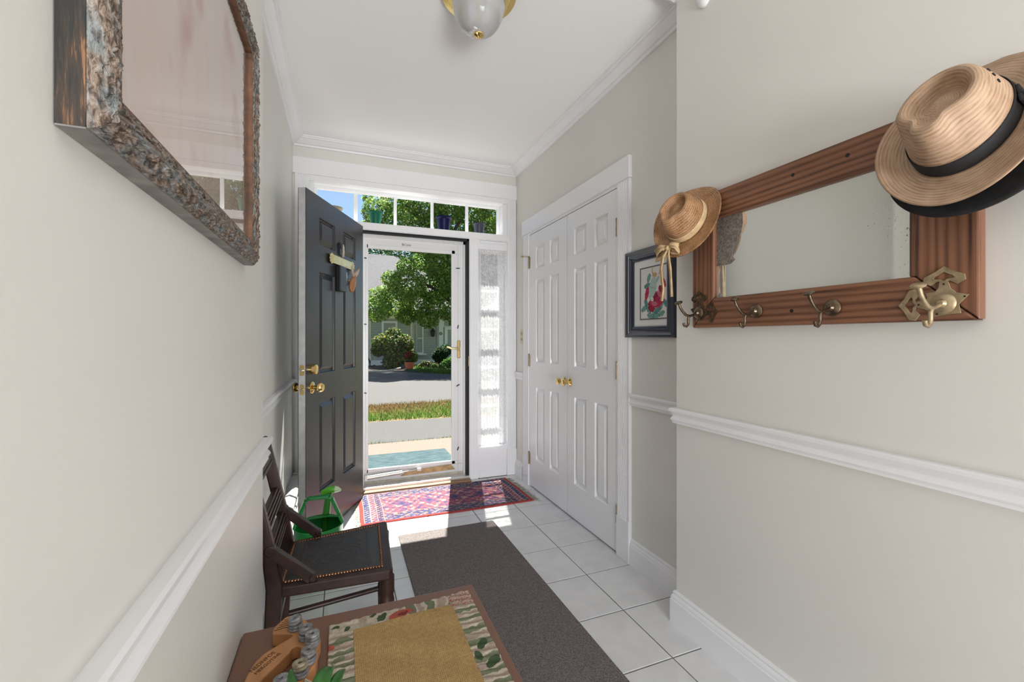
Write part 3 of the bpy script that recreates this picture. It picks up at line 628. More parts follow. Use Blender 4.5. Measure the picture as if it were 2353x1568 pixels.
MB().prism([(1.224, 1.362), (1.205, 1.366), (1.200, 1.356), (1.192, 1.349), (1.224, 1.349)], 1.2972, 1.2979, lambda y, z, h: (h, y, z)).build('worn_patch', plain('bare_mirror_backing_light', (.36, .34, .30), .6, nscale=120, namt=.4), mr)
for y, z in ((.920, 1.698), (.766, 1.698), (.924, 1.283)): MB().lathe([(.0055, 0), (.0055, .0006)], (FX, y, z), (-1, 0, 0), 12).build('nail_hole', M['blackedge'], mr)
def escut(y, z, sg, up=1):
    f = lambda a, b, h: (FX - h, y + sg * a, z + up * b)
    P = [(-.008, .049), (.008, .049), (.010, .036), (.016, .028), (.033, .026), (.030, .014), (.036, .009), (.050, .008), (.050, -.008), (.036, -.011), (.024, -.019), (.017, -.031), (-.002, -.026), (-.030, -.024), (-.026, -.004), (-.043, .017), (-.022, .023), (-.012, .034)]
    b = MB().prism(P, 0, .0035, f)
    out = [(0, .024), (-.016, .012), (-.036, .002), (-.038, -.010), (-.024, -.019), (-.011, -.010), (0, -.015), (.011, -.010), (.024, -.019), (.038, -.010), (.036, .002), (.016, .012)]
    inn = [(0, .011), (-.007, .006), (-.016, .001), (-.019, -.003), (-.013, -.005), (-.006, -.005), (0, -.010), (.006, -.005), (.013, -.005), (.019, -.003), (.016, .001), (.007, .006)]
    b.ring([(p[0], p[1] + .061) for p in out], [(p[0], p[1] + .061) for p in inn], 0, .0036, f)
    b.ring([(p[1] + .063, p[0]) for p in out], [(p[1] + .063, p[0]) for p in inn], 0, .0036, f)
    return b
def hook(y, z, metal, es=None, up=1, lean=0):
    b = MB().lathe([(.0235, .0036), (.0235, .006), (.019, .011), (.010, .0135), (.006, .02)], (FX, y, z), (-1, 0, 0), 26)
    P = lambda o, h: (FX - o, y + lean * o, z + h)
    b.tube([P(.008, 0), P(.022, -.005), P(.038, -.010), (P(.052, -.013)), P(.068, -.008), P(.082, .004), P(.093, .018), P(.100, .032)], [.0052, .0048, .0048, .0052, .005, .0048, .005, .0055], 10)
    b.tube([P(.050, -.012), P(.055, -.022), P(.055, -.036), P(.056, -.046), P(.064, -.053), P(.074, -.050), P(.078, -.040)], [.005, .0048, .0047, .0047, .0046, .0046, .0052], 10)
    o = b.build('hook', metal, mr, smooth=True)
    MB().lathe([(.004, -.006), (.013, -.003), (.015, .002), (.012, .005), (.004, .007)], P(.101, .036), Vector((-.35, 0, 1)), 18).build('hook_tip', metal, o, smooth=True)
    if es is not None:
        e = escut(y, z, es, up).build('escutcheon', M['oldbrass'] if y < .7 else M['hookmetal'], o, bevel=.0008)
        for a, c in ((0, .044), (.046, 0), (-.036, .013), (.012, -.024)): MB().lathe([(.0022, .0035), (.0022, .0039)], (FX, y + es * a, z + up * c), (-1, 0, 0), 8).build('screw', M['blackedge'], e)
    return o
hook(1.292, 1.296, M['hookmetal'], -1); hook(1.043, 1.289, M['hookmetal']); hook(.803, 1.285, M['hookmetal']); hook(.562, 1.279, M['oldbrass'], 1)
hook(1.285, 1.690, M['hookmetal'], -1, -1); hook(.556, 1.690, M['hookmetal'], 1, -1)

# ---------------------------------------------------------------- hats
def straw(name, c0, c1, c2, fu, fv, rough=.6):
    t = NT(name); c = t.n('ShaderNodeTexCoord'); mp = t.n('ShaderNodeMapping'); mp.inputs['Scale'].default_value = (fu, fv, 1); t.l(c.outputs['UV'], mp.inputs[0])
    n = t.noise(mp.outputs[0], 1, 4, .65, .4); o = t.noise(t.coord(), 26, 4)
    v = t.n('ShaderNodeTexWave', bands_direction='Y'); v.inputs['Scale'].default_value = .14; v.inputs['Distortion'].default_value = 1.6; t.l(mp.outputs[0], v.inputs['Vector'])
    m = t.n('ShaderNodeMath', operation='MULTIPLY_ADD'); t.l(v.outputs['Fac'], m.inputs[0]); m.inputs[1].default_value = .22; t.l(n, m.inputs[2])
    col = t.ramp(m.outputs[0], [(.38, c0), (.58, c1), (.80, c2)]); col = t.mix(.35, col, t.ramp(o, [(.3, c0), (.7, c2)]))
    t.bsdf(col, rough, 0, .35, t.bump(m.outputs[0], .55, .0016)); return t.m
def felt_hat(root, C, n, f, La, Lb, brim, H, mat, bandmat, curl=.022, dip=.012, pinch=.3, dent=.030, wav=0, band=True, taper=.2):
    C = np.array(C, float); n = np.array(n, float); n /= np.linalg.norm(n); f = np.array(f, float); f -= n * f.dot(n); f /= np.linalg.norm(f); s = np.cross(n, f)
    N = 120; th = np.arange(N) / N * 2 * pi; ct, st = np.cos(th), np.sin(th)
    W3 = lambda a, b, h: C + a[..., None] * f + b[..., None] * s + h[..., None] * n
    rows_ = []
    for t in np.linspace(1, 0, 12):
        e = .0 if t > 1 else 0
        a = (La + brim * t) * ct; b = (Lb + brim * t) * st
        h = curl * t ** 1.7 * np.abs(st) ** 2 - dip * t * np.abs(ct) ** 2 + wav * t * np.sin(3 * th + 1)
        rows_.append(W3(a, b, h))
    grid('brim', np.array(rows_), mat, root, closed=True, solid=.0035, uvscale=(1, .35))
    dl = np.abs((th + pi) % (2 * pi) - pi)
    def wall(tau, off=0):
        gsn = np.exp(-((dl - .75) / .38) ** 2) * min(1, max(0, (tau - .25) / .75)) ** 1.3
        sh = (1 - taper * tau ** 1.4)
        a = (La * sh * (1 - .12 * gsn * pinch / .3) + off) * ct; b = (Lb * sh * (1 - pinch * gsn) + off) * st
        Ht = H * (1 + .08 * ct) ; return a, b, Ht * tau
    rows_ = [W3(*wall(t)) for t in np.linspace(0, 1, 12)]
    a1, b1, h1 = wall(1)
    for q in np.linspace(0, 1, 16)[1:]:
        r = 1 - q; 
        rnd_ = .010 * math.sin(min(1, q / .22) * pi / 2); sm = min(1, max(0, (q - .10) / .45)); sm = sm * sm * (3 - 2 * sm)
        h = H * (1 + .08 * ct * r) + rnd_ - dent * sm * (1 - .25 * ct * r) + .012 * (lambda e: e * e * (3 - 2 * e))(min(1, max(0, (q - .45) / .55)))
        rows_.append(W3(a1 * max(r, .002) - La * .10 * q, b1 * max(r, .002), h))
    grid('crown', np.array(rows_), mat, root, closed=True, solid=.003, uvscale=(1, .95))
    if band is not False:
        R = []
        lo, hi = (.03, .30) if band is True else band
        for t in np.linspace(lo, hi, 5): R.append(W3(*wall(t, .0035)))
        grid('hat_band', np.array(R), bandmat, root, closed=True, solid=.0015)
    return lambda a, b, h: C + a * f + b * s + h * n, wall
C1 = (1.245, .513, 1.646)
M['palm'] = straw('pale_palm_straw', (.22, .135, .080), (.42, .275, .175), (.54, .375, .255), 14, 70)
M['felt'] = plain('black_felt', (.010, .010, .011), .9, nscale=90, namt=.3, bump=.2, bscale=500)
M['blackband'] = plain('black_grosgrain', (.008, .008, .009), .75, bump=.3, bscale=700)
h1 = thing('palm_fedora', 'big pale straw fedora with a black band on the right end of the mirror', 'hat', C1)
L1, w1 = felt_hat(h1, C1, (-.93, 0, .365), (-.36, .05, -.93), .105, .085, .066, .112, M['palm'], M['blackband'], curl=.026, dip=.010, dent=.034, pinch=.36)
for k, (thx, tau) in enumerate(((2.30, .80), (2.12, .74), (1.95, .66))):
    th_i = int((thx % (2 * pi)) / (2 * pi) * 120); a, b, h = w1(tau); p = L1(a[th_i], b[th_i], h[th_i]); cdir = Vector(p) - Vector(L1(0, 0, h[th_i]))
    MB().lathe([(.0042, 0), (.0042, .003), (.0018, .0034)], p, cdir, 10).build('eyelet', M['blackedge'], h1, smooth=True)
a, b, h = w1(.16); bi = int(((1.85) % (2 * pi)) / (2 * pi) * 120)
pc = Vector(L1(a[bi], b[bi], h[bi])); cd = (pc - Vector(L1(0, 0, h[bi]))).normalized(); nn_ = Vector((-.93, 0, .365)).normalized(); tt = cd.cross(nn_)
MB().bar(pc + cd * .006 - tt * .022, pc + cd * .006 + tt * .022, .026, .006, cd).bar(pc + cd * .008 - tt * .004, pc + cd * .008 + tt * .004, .030, .008, cd).build('band_bow', M['blackband'], h1, bevel=.002)
C2 = (1.268, .502, 1.610)
h2 = thing('felt_fedora', 'black felt hat hanging behind the big pale straw fedora', 'hat', C2)
felt_hat(h2, C2, (-.93, 0, .365), (-.36, .02, -.93), .062, .056, .100, .045, M['felt'], M['blackband'], curl=.012, dip=.002, dent=.02, band=False)
C3 = (1.232, 1.300, 1.645)
M['seagrass'] = straw('brown_seagrass_straw', (.10, .040, .013), (.30, .145, .058), (.55, .33, .18), 110, 60, .55)
M['ribbon'] = plain('tan_cotton_ribbon', (.56, .40, .22), .8, nscale=40, namt=.2, bump=.3, bscale=220)
h3 = thing('straw_sun_hat', 'brown woven straw hat with a tan ribbon on the left end of the mirror', 'hat', C3)
L3, w3 = felt_hat(h3, C3, (-.90, -.24, .34), (-.34, .16, -.93), .088, .074, .062, .098, M['seagrass'], M['ribbon'], curl=.020, dip=.004, wav=.005, dent=.026, pinch=.24, band=(.04, .30))
def strip(name, pts, w, mat, parent, wdir, th=.0025):
    pts = [Vector(p) for p in pts]; n = len(pts); m = 7; P = np.zeros((n, m, 3))
    for i, p in enumerate(pts):
        d = (pts[min(i + 1, n - 1)] - pts[max(i - 1, 0)]).normalized(); wd = (Vector(wdir) - d * Vector(wdir).dot(d)).normalized(); nr = d.cross(wd); ww = w[i] if isinstance(w, (list, tuple)) else w
        for j in range(m):
            q = j / (m - 1) - .5; P[i, j] = p + wd * (q * ww) + nr * (.004 * math.sin(q * 9 + i * .7))
    return grid(name, P, mat, parent, solid=th)
bowc = Vector((1.168, 1.330, 1.545))
strip('ribbon_tail', [bowc, bowc + Vector((-.012, .016, -.03)), bowc + Vector((-.010, .030, -.075)), bowc + Vector((-.004, .030, -.12)), bowc + Vector((-.006, .022, -.155)), bowc + Vector((-.004, .034, -.20))], [.014, .026, .026, .022, .026, .018], M['ribbon'], h3, (.45, .9, 0))
strip('ribbon_tail', [bowc, bowc + Vector((-.008, -.008, -.03)), bowc + Vector((-.002, -.012, -.08)), bowc + Vector((0, -.014, -.13)), bowc + Vector((.002, -.014, -.188))], [.014, .018, .020, .018, .022], M['ribbon'], h3, (.45, .9, 0))
strip('ribbon_loop', [bowc, bowc + Vector((-.014, .026, .006)), bowc + Vector((-.012, .055, -.008)), bowc + Vector((-.002, .060, -.030)), bowc + Vector((.0, .030, -.026)), bowc + Vector((.002, .004, -.004))], [.012, .024, .032, .034, .026, .012], M['ribbon'], h3, (0, .2, 1))
strip('ribbon_loop', [bowc, bowc + Vector((-.008, -.020, .010)), bowc + Vector((-.004, -.048, .000)), bowc + Vector((.004, -.050, -.022)), bowc + Vector((.004, -.020, -.016)), bowc], [.012, .022, .026, .026, .022, .012], M['ribbon'], h3, (0, .2, 1))
MB().lathe([(.004, -.010), (.011, -.006), (.012, .003), (.009, .009), (.003, .011)], bowc, (-.5, .3, .4), 14).build('ribbon_knot', M['ribbon'], h3, smooth=True)

# ---------------------------------------------------------------- small picture of a rose
rp = thing('rose_picture', 'small navy framed picture of a crimson rose with teal leaves', 'picture', (XR, 1.76, 1.2))
M['navy'] = plain('navy_lacquer', (.020, .028, .048), .25, spec=.6, coat=.3)
def moulding(root, y0, y1, z0, z1, prof, xw, sg, mat, names='frame_side', disp=None, seg=2):
    """profile (w, p): w inset from the outer edge, p height off the wall plane xw towards sg"""
    for k in range(4):
        m = len(prof); P = np.zeros((seg, m, 3))
        for j, (w, p) in enumerate(prof):
            a = [(y0 + w, z0 + w), (y1 - w, z0 + w), (y1 - w, z1 - w), (y0 + w, z1 - w)]; A, B = np.array(a[k]), np.array(a[(k + 1) % 4])
            for i in range(seg):
                q = A + (B - A) * i / (seg - 1); P[i, j] = (xw + sg * p, q[0], q[1])
        if disp is not None: P = disp(P, k)
        b = MB(); b.add(P.reshape(-1, 3).tolist(), [(i * m + j, i * m + j + 1, (i + 1) * m + j + 1, (i + 1) * m + j) for i in range(seg - 1) for j in range(m - 1)])
        b.build(names, mat[k] if isinstance(mat, (list, tuple)) else mat, root, smooth=True, recalc=True)
moulding(rp, 1.580, 1.943, 1.202, 1.652, [(0, 0), (0, .018), (.004, .023), (.012, .0245), (.018, .020), (.024, .016), (.032, .019), (.038, .0185), (.044, .012), (.052, .011), (.056, .009), (.058, .002)], XR - .001, -1, M['navy'])
MB().box(XR - .004, XR - .0015, 1.59, 1.935, 1.21, 1.645).build('mat_board', plain('white_mat_board', (.74, .74, .74), .8), rp)
def rose(A, B):
    k = np.stack([.70 + 0 * A, .68 + 0 * A, .66 + 0 * A], -1)
    def el(a, b, ra, rb, rot, c, ed=None):
        ca, sa = math.cos(rot), math.sin(rot); x = (A - a) * ca + (B - b) * sa * 1.25; y = -(A - a) * sa + (B - b) * ca * 1.25; d = (x / ra) ** 2 + (y / rb) ** 2
        nz = .14 * np.sin(A * 80 + b * 9) * np.sin(B * 70); mk = d + nz < 1; k[mk] = c
        if ed is not None: k[mk & (d > .72)] = ed
        k[mk & (np.abs(y) < .008) & (d < .7) & (ra < .16)] = tuple(.6 * q for q in c)
    teal, teal2, dk = (.10, .26, .24), (.16, .36, .31), (.04, .12, .11)
    for a, b, r in ((.30, .80, 1.2), (.24, .65, .3), (.20, .31, 1.9), (.12, .20, .6), (.30, .17, 2.4), (.50, .11, 1.0), (.72, .22, 1.1), (.88, .27, 2.3), (.74, .08, .4), (.36, .05, 2.9), (.56, .04, .2), (.62, .15, .6)):
        el(a, b, .115, .062, r, teal if (a * 10) % 2 < 1 else teal2, dk)
    cr, cr2, pk = (.42, .025, .075), (.28, .012, .045), (.55, .16, .20)
    for a, b, ra, rb, r, c in ((.23, .50, .07, .17, -.3, cr), (.40, .24, .13, .15, .3, cr2), (.82, .66, .06, .12, .4, cr), (.74, .52, .08, .14, .5, cr2), (.58, .36, .25, .20, .2, cr), (.56, .42, .15, .10, .5, cr2), (.62, .36, .10, .07, .3, cr), (.50, .28, .10, .05, -.2, pk), (.66, .46, .05, .09, .6, pk)): el(a, b, ra, rb, r, c)
    mt, gd = (.40, .53, .49), (.52, .36, .17)
    el(.44, .60, .13, .26, -.25, mt); el(.36, .44, .07, .10, .2, (.47, .56, .52)); el(.60, .74, .10, .05, .9, mt)
    el(.51, .84, .075, .06, 0, gd); el(.43, .90, .018, .12, .1, gd); el(.72, .92, .02, .15, -.6, gd); el(.42, .37, .05, .05, 0, (.72, .70, .66))
    return k
nA, nB = 90, 120
A, B = np.meshgrid(np.linspace(0, 1, nA), np.linspace(0, 1, nB))
P = np.stack([np.full(A.shape, XR - .0048), 1.832 - A * .208, 1.297 + B * .254], -1)
grid('print', P, colattr('rose_print', .6), rp, col=rose(A, B))
MB().ring([(1.619, 1.292), (1.837, 1.292), (1.837, 1.556), (1.619, 1.556)], [(1.624, 1.297), (1.832, 1.297), (1.832, 1.551), (1.624, 1.551)], XR - .0065, XR - .004, lambda y, z, h: (h, y, z)).build('mat_bevel', plain('dark_bevel_line', (.10, .10, .10), .7), rp)

# ---------------------------------------------------------------- big picture on the near left wall
bp = thing('ornate_picture', 'large faded pink print in a carved and worn wooden frame', 'picture', (NL, .82, 1.372))
py0, py1, pz0, pz1 = .457, 1.176, 1.372, 1.890
pr_ = [(0, 0), (0, .021), (.002, .024), (.005, .0265), (.008, .029), (.011, .031), (.014, .033), (.017, .034), (.020, .0335), (.023, .032), (.026, .030), (.029, .0285), (.032, .0275), (.034, .0285), (.036, .028), (.038, .0265), (.041, .026), (.044, .0255), (.0445, .018)]
def carve(P, k):
    R, m, _ = P.shape; i = np.arange(R)[:, None]; j = np.arange(m)[None, :]
    s_ = i * (.6 if k % 2 == 0 else .5)
    wv = np.sin(s_ * .9 + j * 1.3) * .6 + np.sin(s_ * .37 - j * .8 + 2) * .5 + .5 * np.sin(s_ * 1.9 + j * 2.1); wv = wv + npr.randn(R, m) * .45
    amp = np.zeros((1, m)); amp[0, 3:17] = .0016; amp[0, 8:12] *= .7; amp[0, 13:17] = .0012
    P[..., 0] += wv * amp; P[..., 1] += wv * amp * .5; P[..., 2] += wv * amp * .5 * np.sin(i * .7 + j); return P
def _fr(name, ax):
    t = NT(name); sc = [1, 1, 1]; sc['xyz'.index(ax)] = .35; v = t.coord(tuple(sc)); a = t.noise(v, 230, 5, .7, .6); b = t.noise(v, 80, 4, .6)
    c = t.ramp(a, [(.32, (.022, .019, .017)), (.45, (.085, .055, .038)), (.56, (.25, .19, .145)), (.72, (.42, .37, .32))])
    g2 = t.ramp(b, [(.45, (0, 0, 0)), (.62, (1, 1, 1))]); c = t.mix(g2, c, t.ramp(a, [(.35, (.030, .034, .035)), (.65, (.30, .32, .315))]))
    t.bsdf(c, .6, 0, .35, t.bump(a, .7, .003)); return t.m
fy, fz = _fr('carved_frame_y', 'y'), _fr('carved_frame_z', 'z')
moulding(bp, py0, py1, pz0, pz1, pr_, NL + .001, 1, [fy, fz, fy, fz], disp=carve, seg=260)
M['framebare'] = plain('bare_brown_frame_edge', (.13, .062, .032), .6, nscale=50, namt=.5)
sd_ = plain('worn_grey_frame_side', (.19, .175, .165), .7, nscale=30, namt=.3)
b = MB()
b.box(NL + .001, NL + .0205, py0 - .001, py1 + .001, pz0 - .0015, pz0 + .002); b.build('frame_underside', sd_, bp)
def _blk():
    t = NT('flaked_black_side'); v = t.coord((1, 1, .10)); a = t.noise(v, 170, 4, .6, .3)
    t.bsdf(t.ramp(a, [(.42, (.022, .022, .021)), (.55, (.05, .035, .025)), (.62, (.22, .11, .055)), (.78, (.30, .18, .10))]), .55, 0, .4, t.bump(a, .5, .002)); return t.m
MB().box(NL + .001, NL + .0205, py0 - .0015, py0 + .002, pz0, pz1).build('frame_near_side', _blk(), bp)
for y0_, y1_, z0_, z1_ in ((py0 + .0445, py1 - .0445, pz0 + .043, pz0 + .0455), (py0 + .0445, py1 - .0445, pz1 - .0455, pz1 - .043), (py0 + .043, py0 + .0455, pz0 + .043, pz1 - .043), (py1 - .0455, py1 - .043, pz0 + .043, pz1 - .043)):
    MB().box(NL + .010, NL + .0265, y0_, y1_, z0_, z1_).build('inner_lip', M['framebare'], bp)
def _print():
    t = NT('faded_pink_print'); v = t.coord((1, 1.0, .35), rot=(.5, 0, 0)); a = t.noise(v, 9, 5, .6, .8); b = t.noise(t.coord((1, 6, .6), rot=(.6, 0, 0)), 7, 3)
    c = t.ramp(a, [(.30, (.78, .63, .57)), (.5, (.84, .72, .66)), (.68, (.82, .78, .74))]); c = t.mix(.4, c, t.ramp(b, [(.35, (.80, .62, .57)), (.7, (.86, .80, .75))]))
    n3 = t.noise(t.coord(), 6, 2); c = t.mix(t.ramp(n3, [(.60, (0, 0, 0)), (.70, (.8, .8, .8))]), c, (.60, .30, .26)); 
    t.bsdf(c, .7); return t.m
MB().box(NL + .006, NL + .010, py0 + .03, py1 - .03, pz0 + .03, pz1 - .03).build('print', _print(), bp)
MB().box(NL + .0175, NL + .0195, py0 + .043, py1 - .043, pz0 + .043, pz1 - .043).build('glass_pane', glass('picture_glass', (.96, .95, .94), 1.5), bp)
# ---------------------------------------------------------------- rugs
def sheet(name, x0, x1, y0, y1, z, nx, ny, colf, mat, parent=None, skew=None, th=.006, zf=None):
    A, B = np.meshgrid(np.linspace(0, 1, nx), np.linspace(0, 1, ny)); X = x0 + (x1 - x0) * A; Y = y0 + (y1 - y0) * B
    if skew: X, Y = skew(A, B, X, Y)
    Z = np.full(A.shape, z) + (zf(A, B) if zf else 0)
    Z[0, :] -= th; Z[-1, :] -= th; Z[:, 0] -= th; Z[:, -1] -= th
    return grid(name, np.stack([X, Y, Z], -1), mat, parent, col=colf(A, B) if colf else None)
def smooth_noise(shape, k, seed):
    r = np.random.RandomState(seed); a = r.rand(max(2, shape[0] // k + 2), max(2, shape[1] // k + 2))
    yi = np.linspace(0, a.shape[0] - 1.001, shape[0]); xi = np.linspace(0, a.shape[1] - 1.001, shape[1]); y0 = yi.astype(int); x0 = xi.astype(int); fy = (yi - y0)[:, None]; fx = (xi - x0)[None, :]
    return a[y0][:, x0] * (1 - fy) * (1 - fx) + a[y0 + 1][:, x0] * fy * (1 - fx) + a[y0][:, x0 + 1] * (1 - fy) * fx + a[y0 + 1][:, x0 + 1] * fy * fx
def rugcol(A, B):
    Lx, Ly = 1.19, .595; x = A * Lx; y = B * Ly; dx = np.minimum(x, Lx - x); dn_ = y; df = Ly - y
    rose_, red, navy, cream, pur, blue = map(np.array, ((.27, .080, .100), (.30, .050, .045), (.050, .055, .125), (.34, .255, .225), (.125, .065, .13), (.10, .12, .21)))
    k = np.zeros(A.shape + (3,)); n1 = smooth_noise(A.shape, 3, 3); n2 = smooth_noise(A.shape, 5, 5); n3 = smooth_noise(A.shape, 2, 9)
    pat = np.sin(x * 78) * np.sin(y * 84 + np.sin(x * 40) * 1.2) + .8 * np.sin(x * 39 + 1) * np.sin(y * 42) + (n1 - .5) * 2.4
    k[:] = rose_; k[pat > .75] = cream * .9; k[(pat < -.45)] = pur; k[(pat < -1.05)] = navy; k[(n2 > .78) & (pat > -.2)] = (.31, .14, .135)
    mo = np.abs(((x * 5.2) % 1) - .5) * .55 + np.abs(y - .30) * 2.2; k[(mo < .16) & (n3 > .3)] = pur; k[(mo < .07)] = navy
    def band(d, a, b, c): m = (d >= a) & (d < b); k[m] = c; return m
    # long side borders
    for d, o in ((dn_, .016), (df, .010)):
        m = band(d, o, o + .105, navy); q = np.sin(x * 92) * np.sin(d * 130) + (n1 - .5) * 2.2; k[m & (q > .25)] = cream * .62; k[m & (q < -.85)] = rose_ * .8; k[m & (n3 > .8)] = blue
        band(d, o + .105, o + .109, cream * .7)
    for a, b, c, c2 in ((.030, .066, navy, cream * .75), (.072, .108, rose_, cream), (.114, .150, pur * .7, cream * .7)):
        m = (dx >= a) & (dx < b) & (dn_ > .018) & (df > .010); k[m] = c; q = np.sin(y * 150) * np.sin((dx - a) / (b - a) * 2 * pi) + (n1 - .5) * 1.4; k[m & (q > .45)] = c2; k[m & (q < -.6)] = navy
    for a, b in ((.024, .030), (.066, .072), (.108, .114), (.150, .155)): k[(dx >= a) & (dx < b) & (dn_ > .018)] = cream
    k[(dx < .024)] = red; k[dn_ < .018] = red; k[df < .010] = cream
    return k * (0.86 + .28 * n3[..., None])
ro = thing('persian_rug', 'small pink and navy patterned rug in front of the front door', 'rug', (.70, 3.2, 0))
def _skew(A, B, X, Y): return X + .022 * A * (1 - B) - .002 * np.sin(B * 9), Y + .004 * np.sin(A * 7)
sheet('pile', .112, 1.300, 2.915, 3.472, .0085, 300, 140, rugcol, colattr('rug_wool', .95, .15, .4, 500, .002), ro, _skew, .0085)
def fringe(x0, sg):
    V = []
    for i in range(130):
        y = 2.918 + .55 * i / 129; a = rnd.uniform(-.6, .6); L = rnd.uniform(.035, .062); w = .0022; z = rnd.uniform(.001, .006); xb = x0 + (.022 * (1 - (y - 2.915) / .557) if sg > 0 else 0)
        p = [xb, y]; prev = (xb, y)
        for s in range(3):
            nx, ny = prev[0] + sg * L / 3 * math.cos(a), prev[1] + L / 3 * math.sin(a); V.append([(prev[0], prev[1] - w, z), (nx, ny - w, z * .6 + .001), (nx, ny + w, z * .6 + .001), (prev[0], prev[1] + w, z)]); prev = (nx, ny); a += rnd.uniform(-.7, .7)
    o = quads('fringe', V, plain('cream_cotton_fringe', (.42, .38, .31), .9, nscale=60, namt=.4), ro); o['kind'] = 'stuff'
fringe(.114, -1); fringe(1.298, 1)
def _run():
    t = NT('brown_grey_loop_carpet'); v = t.coord((1, 1.8, 1)); vo = t.n('ShaderNodeTexVoronoi'); vo.inputs['Scale'].default_value = 150; t.l(v, vo.inputs['Vector']); n = t.noise(t.coord(), 240, 3)
    c = t.ramp(vo.outputs['Distance'], [(.1, (.26, .23, .222)), (.65, (.10, .086, .083))]); c = t.mix(.5, c, t.ramp(n, [(.35, (.09, .078, .075)), (.7, (.28, .245, .238))]))
    t.bsdf(c, .95, 0, .1, t.bump(vo.outputs['Distance'], .4, -.002)); return t.m
rn = thing('carpet_runner', 'long brown grey loop carpet runner down the tiled hall', 'runner', (.62, .8, 0))
o = MB().prism([(.312, -1.4), (.318, 2.68), (.326, 2.69), (.910, 2.690), (.922, 2.680), (.952, -1.4)], 0, .007).build('carpet', _run(), rn, bevel=.003)

# ---------------------------------------------------------------- chair
ch = thing('side_chair', 'dark wooden side chair with an embossed leather seat by the left wall', 'chair', (-.02, 1.68, 0))
CW = M['chairwood']
sy = lambda x, y: y
# seat frame corners (near/far, back/front)
nb, nf, fb, ff = (-.185, 1.512), (.160, 1.492), (-.175, 1.842), (.178, 1.902)
def seatpt(a, b, z):   # a: back->front, b: near->far
    p = [(1 - a) * (1 - b) * nb[i] + a * (1 - b) * nf[i] + (1 - a) * b * fb[i] + a * b * ff[i] for i in (0, 1)]; return (p[0], p[1], z)
P = [seatpt(a, b, 0)[:2] for a, b in ((0, 0), (.97, 0), (1, .03), (1, .97), (.97, 1), (0, 1))]
MB().prism(P, .392, .428).build('seat_frame', CW, ch, bevel=.007, segs=3)
A, B = np.meshgrid(np.linspace(.03, .90, 90), np.linspace(.08, .93, 90)); P = np.zeros(A.shape + (3,))
for i in range(A.shape[0]):
    for j in range(A.shape[1]): P[i, j] = seatpt(A[i, j], B[i, j], .4285)
u, v = (A - .03) / .87, (B - .08) / .85; dd = np.minimum(np.minimum(u, 1 - u), np.minimum(v, 1 - v))
P[..., 2] += .0035 * np.clip(dd * 9, 0, 1)
bd = lambda c, w: np.exp(-((dd - c) / w) ** 2)
scr = np.sin(18 * np.hypot(u - .5, v - .35) + 5 * np.sin(7 * u) + 3 * np.cos(9 * v)) * np.sin(11 * u + 8 * np.sin(6 * v)); scr = np.exp(-(scr / .22) ** 2)
P[..., 2] += .0012 * (bd(.12, .008) + bd(.145, .006)) + .0010 * scr * np.clip((dd - .17) * 20, 0, 1)
grid('leather_seat', P, M['leather'], ch)
b = MB(); cnt = 34
edge_pts = [(.03 + .87 * t, .08) for t in np.linspace(0, 1, 34)] + [(.90, .08 + .85 * t) for t in np.linspace(.03, 1, 34)] + [(.90 - .87 * t, .93) for t in np.linspace(.03, 1, 33)] + [(.03, .93 - .85 * t) for t in np.linspace(.03, .97, 32)]
for a, c in edge_pts: b.lathe([(.0050, 0), (.0044, .0022), (.0018, .0038)], seatpt(a, c, .4288), (0, 0, 1), 7)
o = b.build('nail_trim', plain('copper_nail_heads', (.30, .15, .08), .35, 1, nscale=200, namt=.6), ch, smooth=True); o['kind'] = 'stuff'
def post(y0, y1, nm='rear_post'):
    pts = [(-.196, 0), (-.180, .25), (-.170, .43), (-.194, .56), (-.220, .68), (-.245, .79), (-.252, .822), (-.266, .834), (-.282, .822), (-.282, .79), (-.256, .67), (-.226, .53), (-.216, .43), (-.222, .25), (-.244, 0)]
    return MB().prism(pts, y0, y1, lambda x, z, y: (x, y, z)).build(nm, CW, ch, bevel=.005)
post(1.500, 1.536); post(1.826, 1.862)
def xr(z): return np.interp(z, [.43, .56, .68, .80], [-.193, -.211, -.239, -.264])
for z, h_, nm in ((.772, .085, 'crest_rail'), (.618, .050, 'back_rail'), (.525, .052, 'back_rail')):
    r = MB().bar((xr(z), 1.53, z), (xr(z), 1.832, z), h_, .020, (1, 0, .25)).build(nm, CW, ch, bevel=.003)
    for dz in (-h_ * .30, 0, h_ * .30): MB().bar((xr(z + dz) + .012, 1.534, z + dz), (xr(z + dz) + .012, 1.828, z + dz), .0065, .006, (1, 0, .25)).build('bead', CW, r, bevel=.002)
    if nm == 'crest_rail':
        b = MB()
        for k in range(14): b.lathe([(.009, 0), (.008, .005), (.003, .008)], (xr(z) + .010, 1.55 + k * .0205, z - h_ * .30), (1, 0, .25), 8)
        b.build('carved_beading', CW, r, smooth=True)
for y, nm in ((1.512, 'brace'), (1.850, 'brace')):
    b = MB().bar((-.205, y, .548), (-.088, y, .440), .026, .030, (.64, 0, .77)); b.bar((-.203, y, .556), (-.094, y, .457), .008, .008, (.64, 0, .77))
    b.lathe([(.010, -.015), (.012, -.013), (.012, .013), (.010, .015)], (-.084, y, .443), (0, 1, 0), 14).lathe([(.014, -.016), (.016, -.014), (.016, .014), (.014, .016)], (-.204, y, .549), (0, 1, 0), 14)
    b.build('brace', CW, ch, bevel=.002)
turn = [(.014, 0), (.019, .01), (.016, .03), (.020, .10), (.022, .17), (.018, .20), (.024, .21), (.024, .225), (.019, .235), (.024, .25), (.024, .268), (.020, .28), (.024, .295), (.024, .318), (.021, .33), (.024, .345), (.024, .395)]
for x, y in ((.143, 1.522), (.160, 1.872)): MB().lathe(turn, (x, y, 0), (0, 0, 1), 20).build('front_leg', CW, ch, smooth=True)
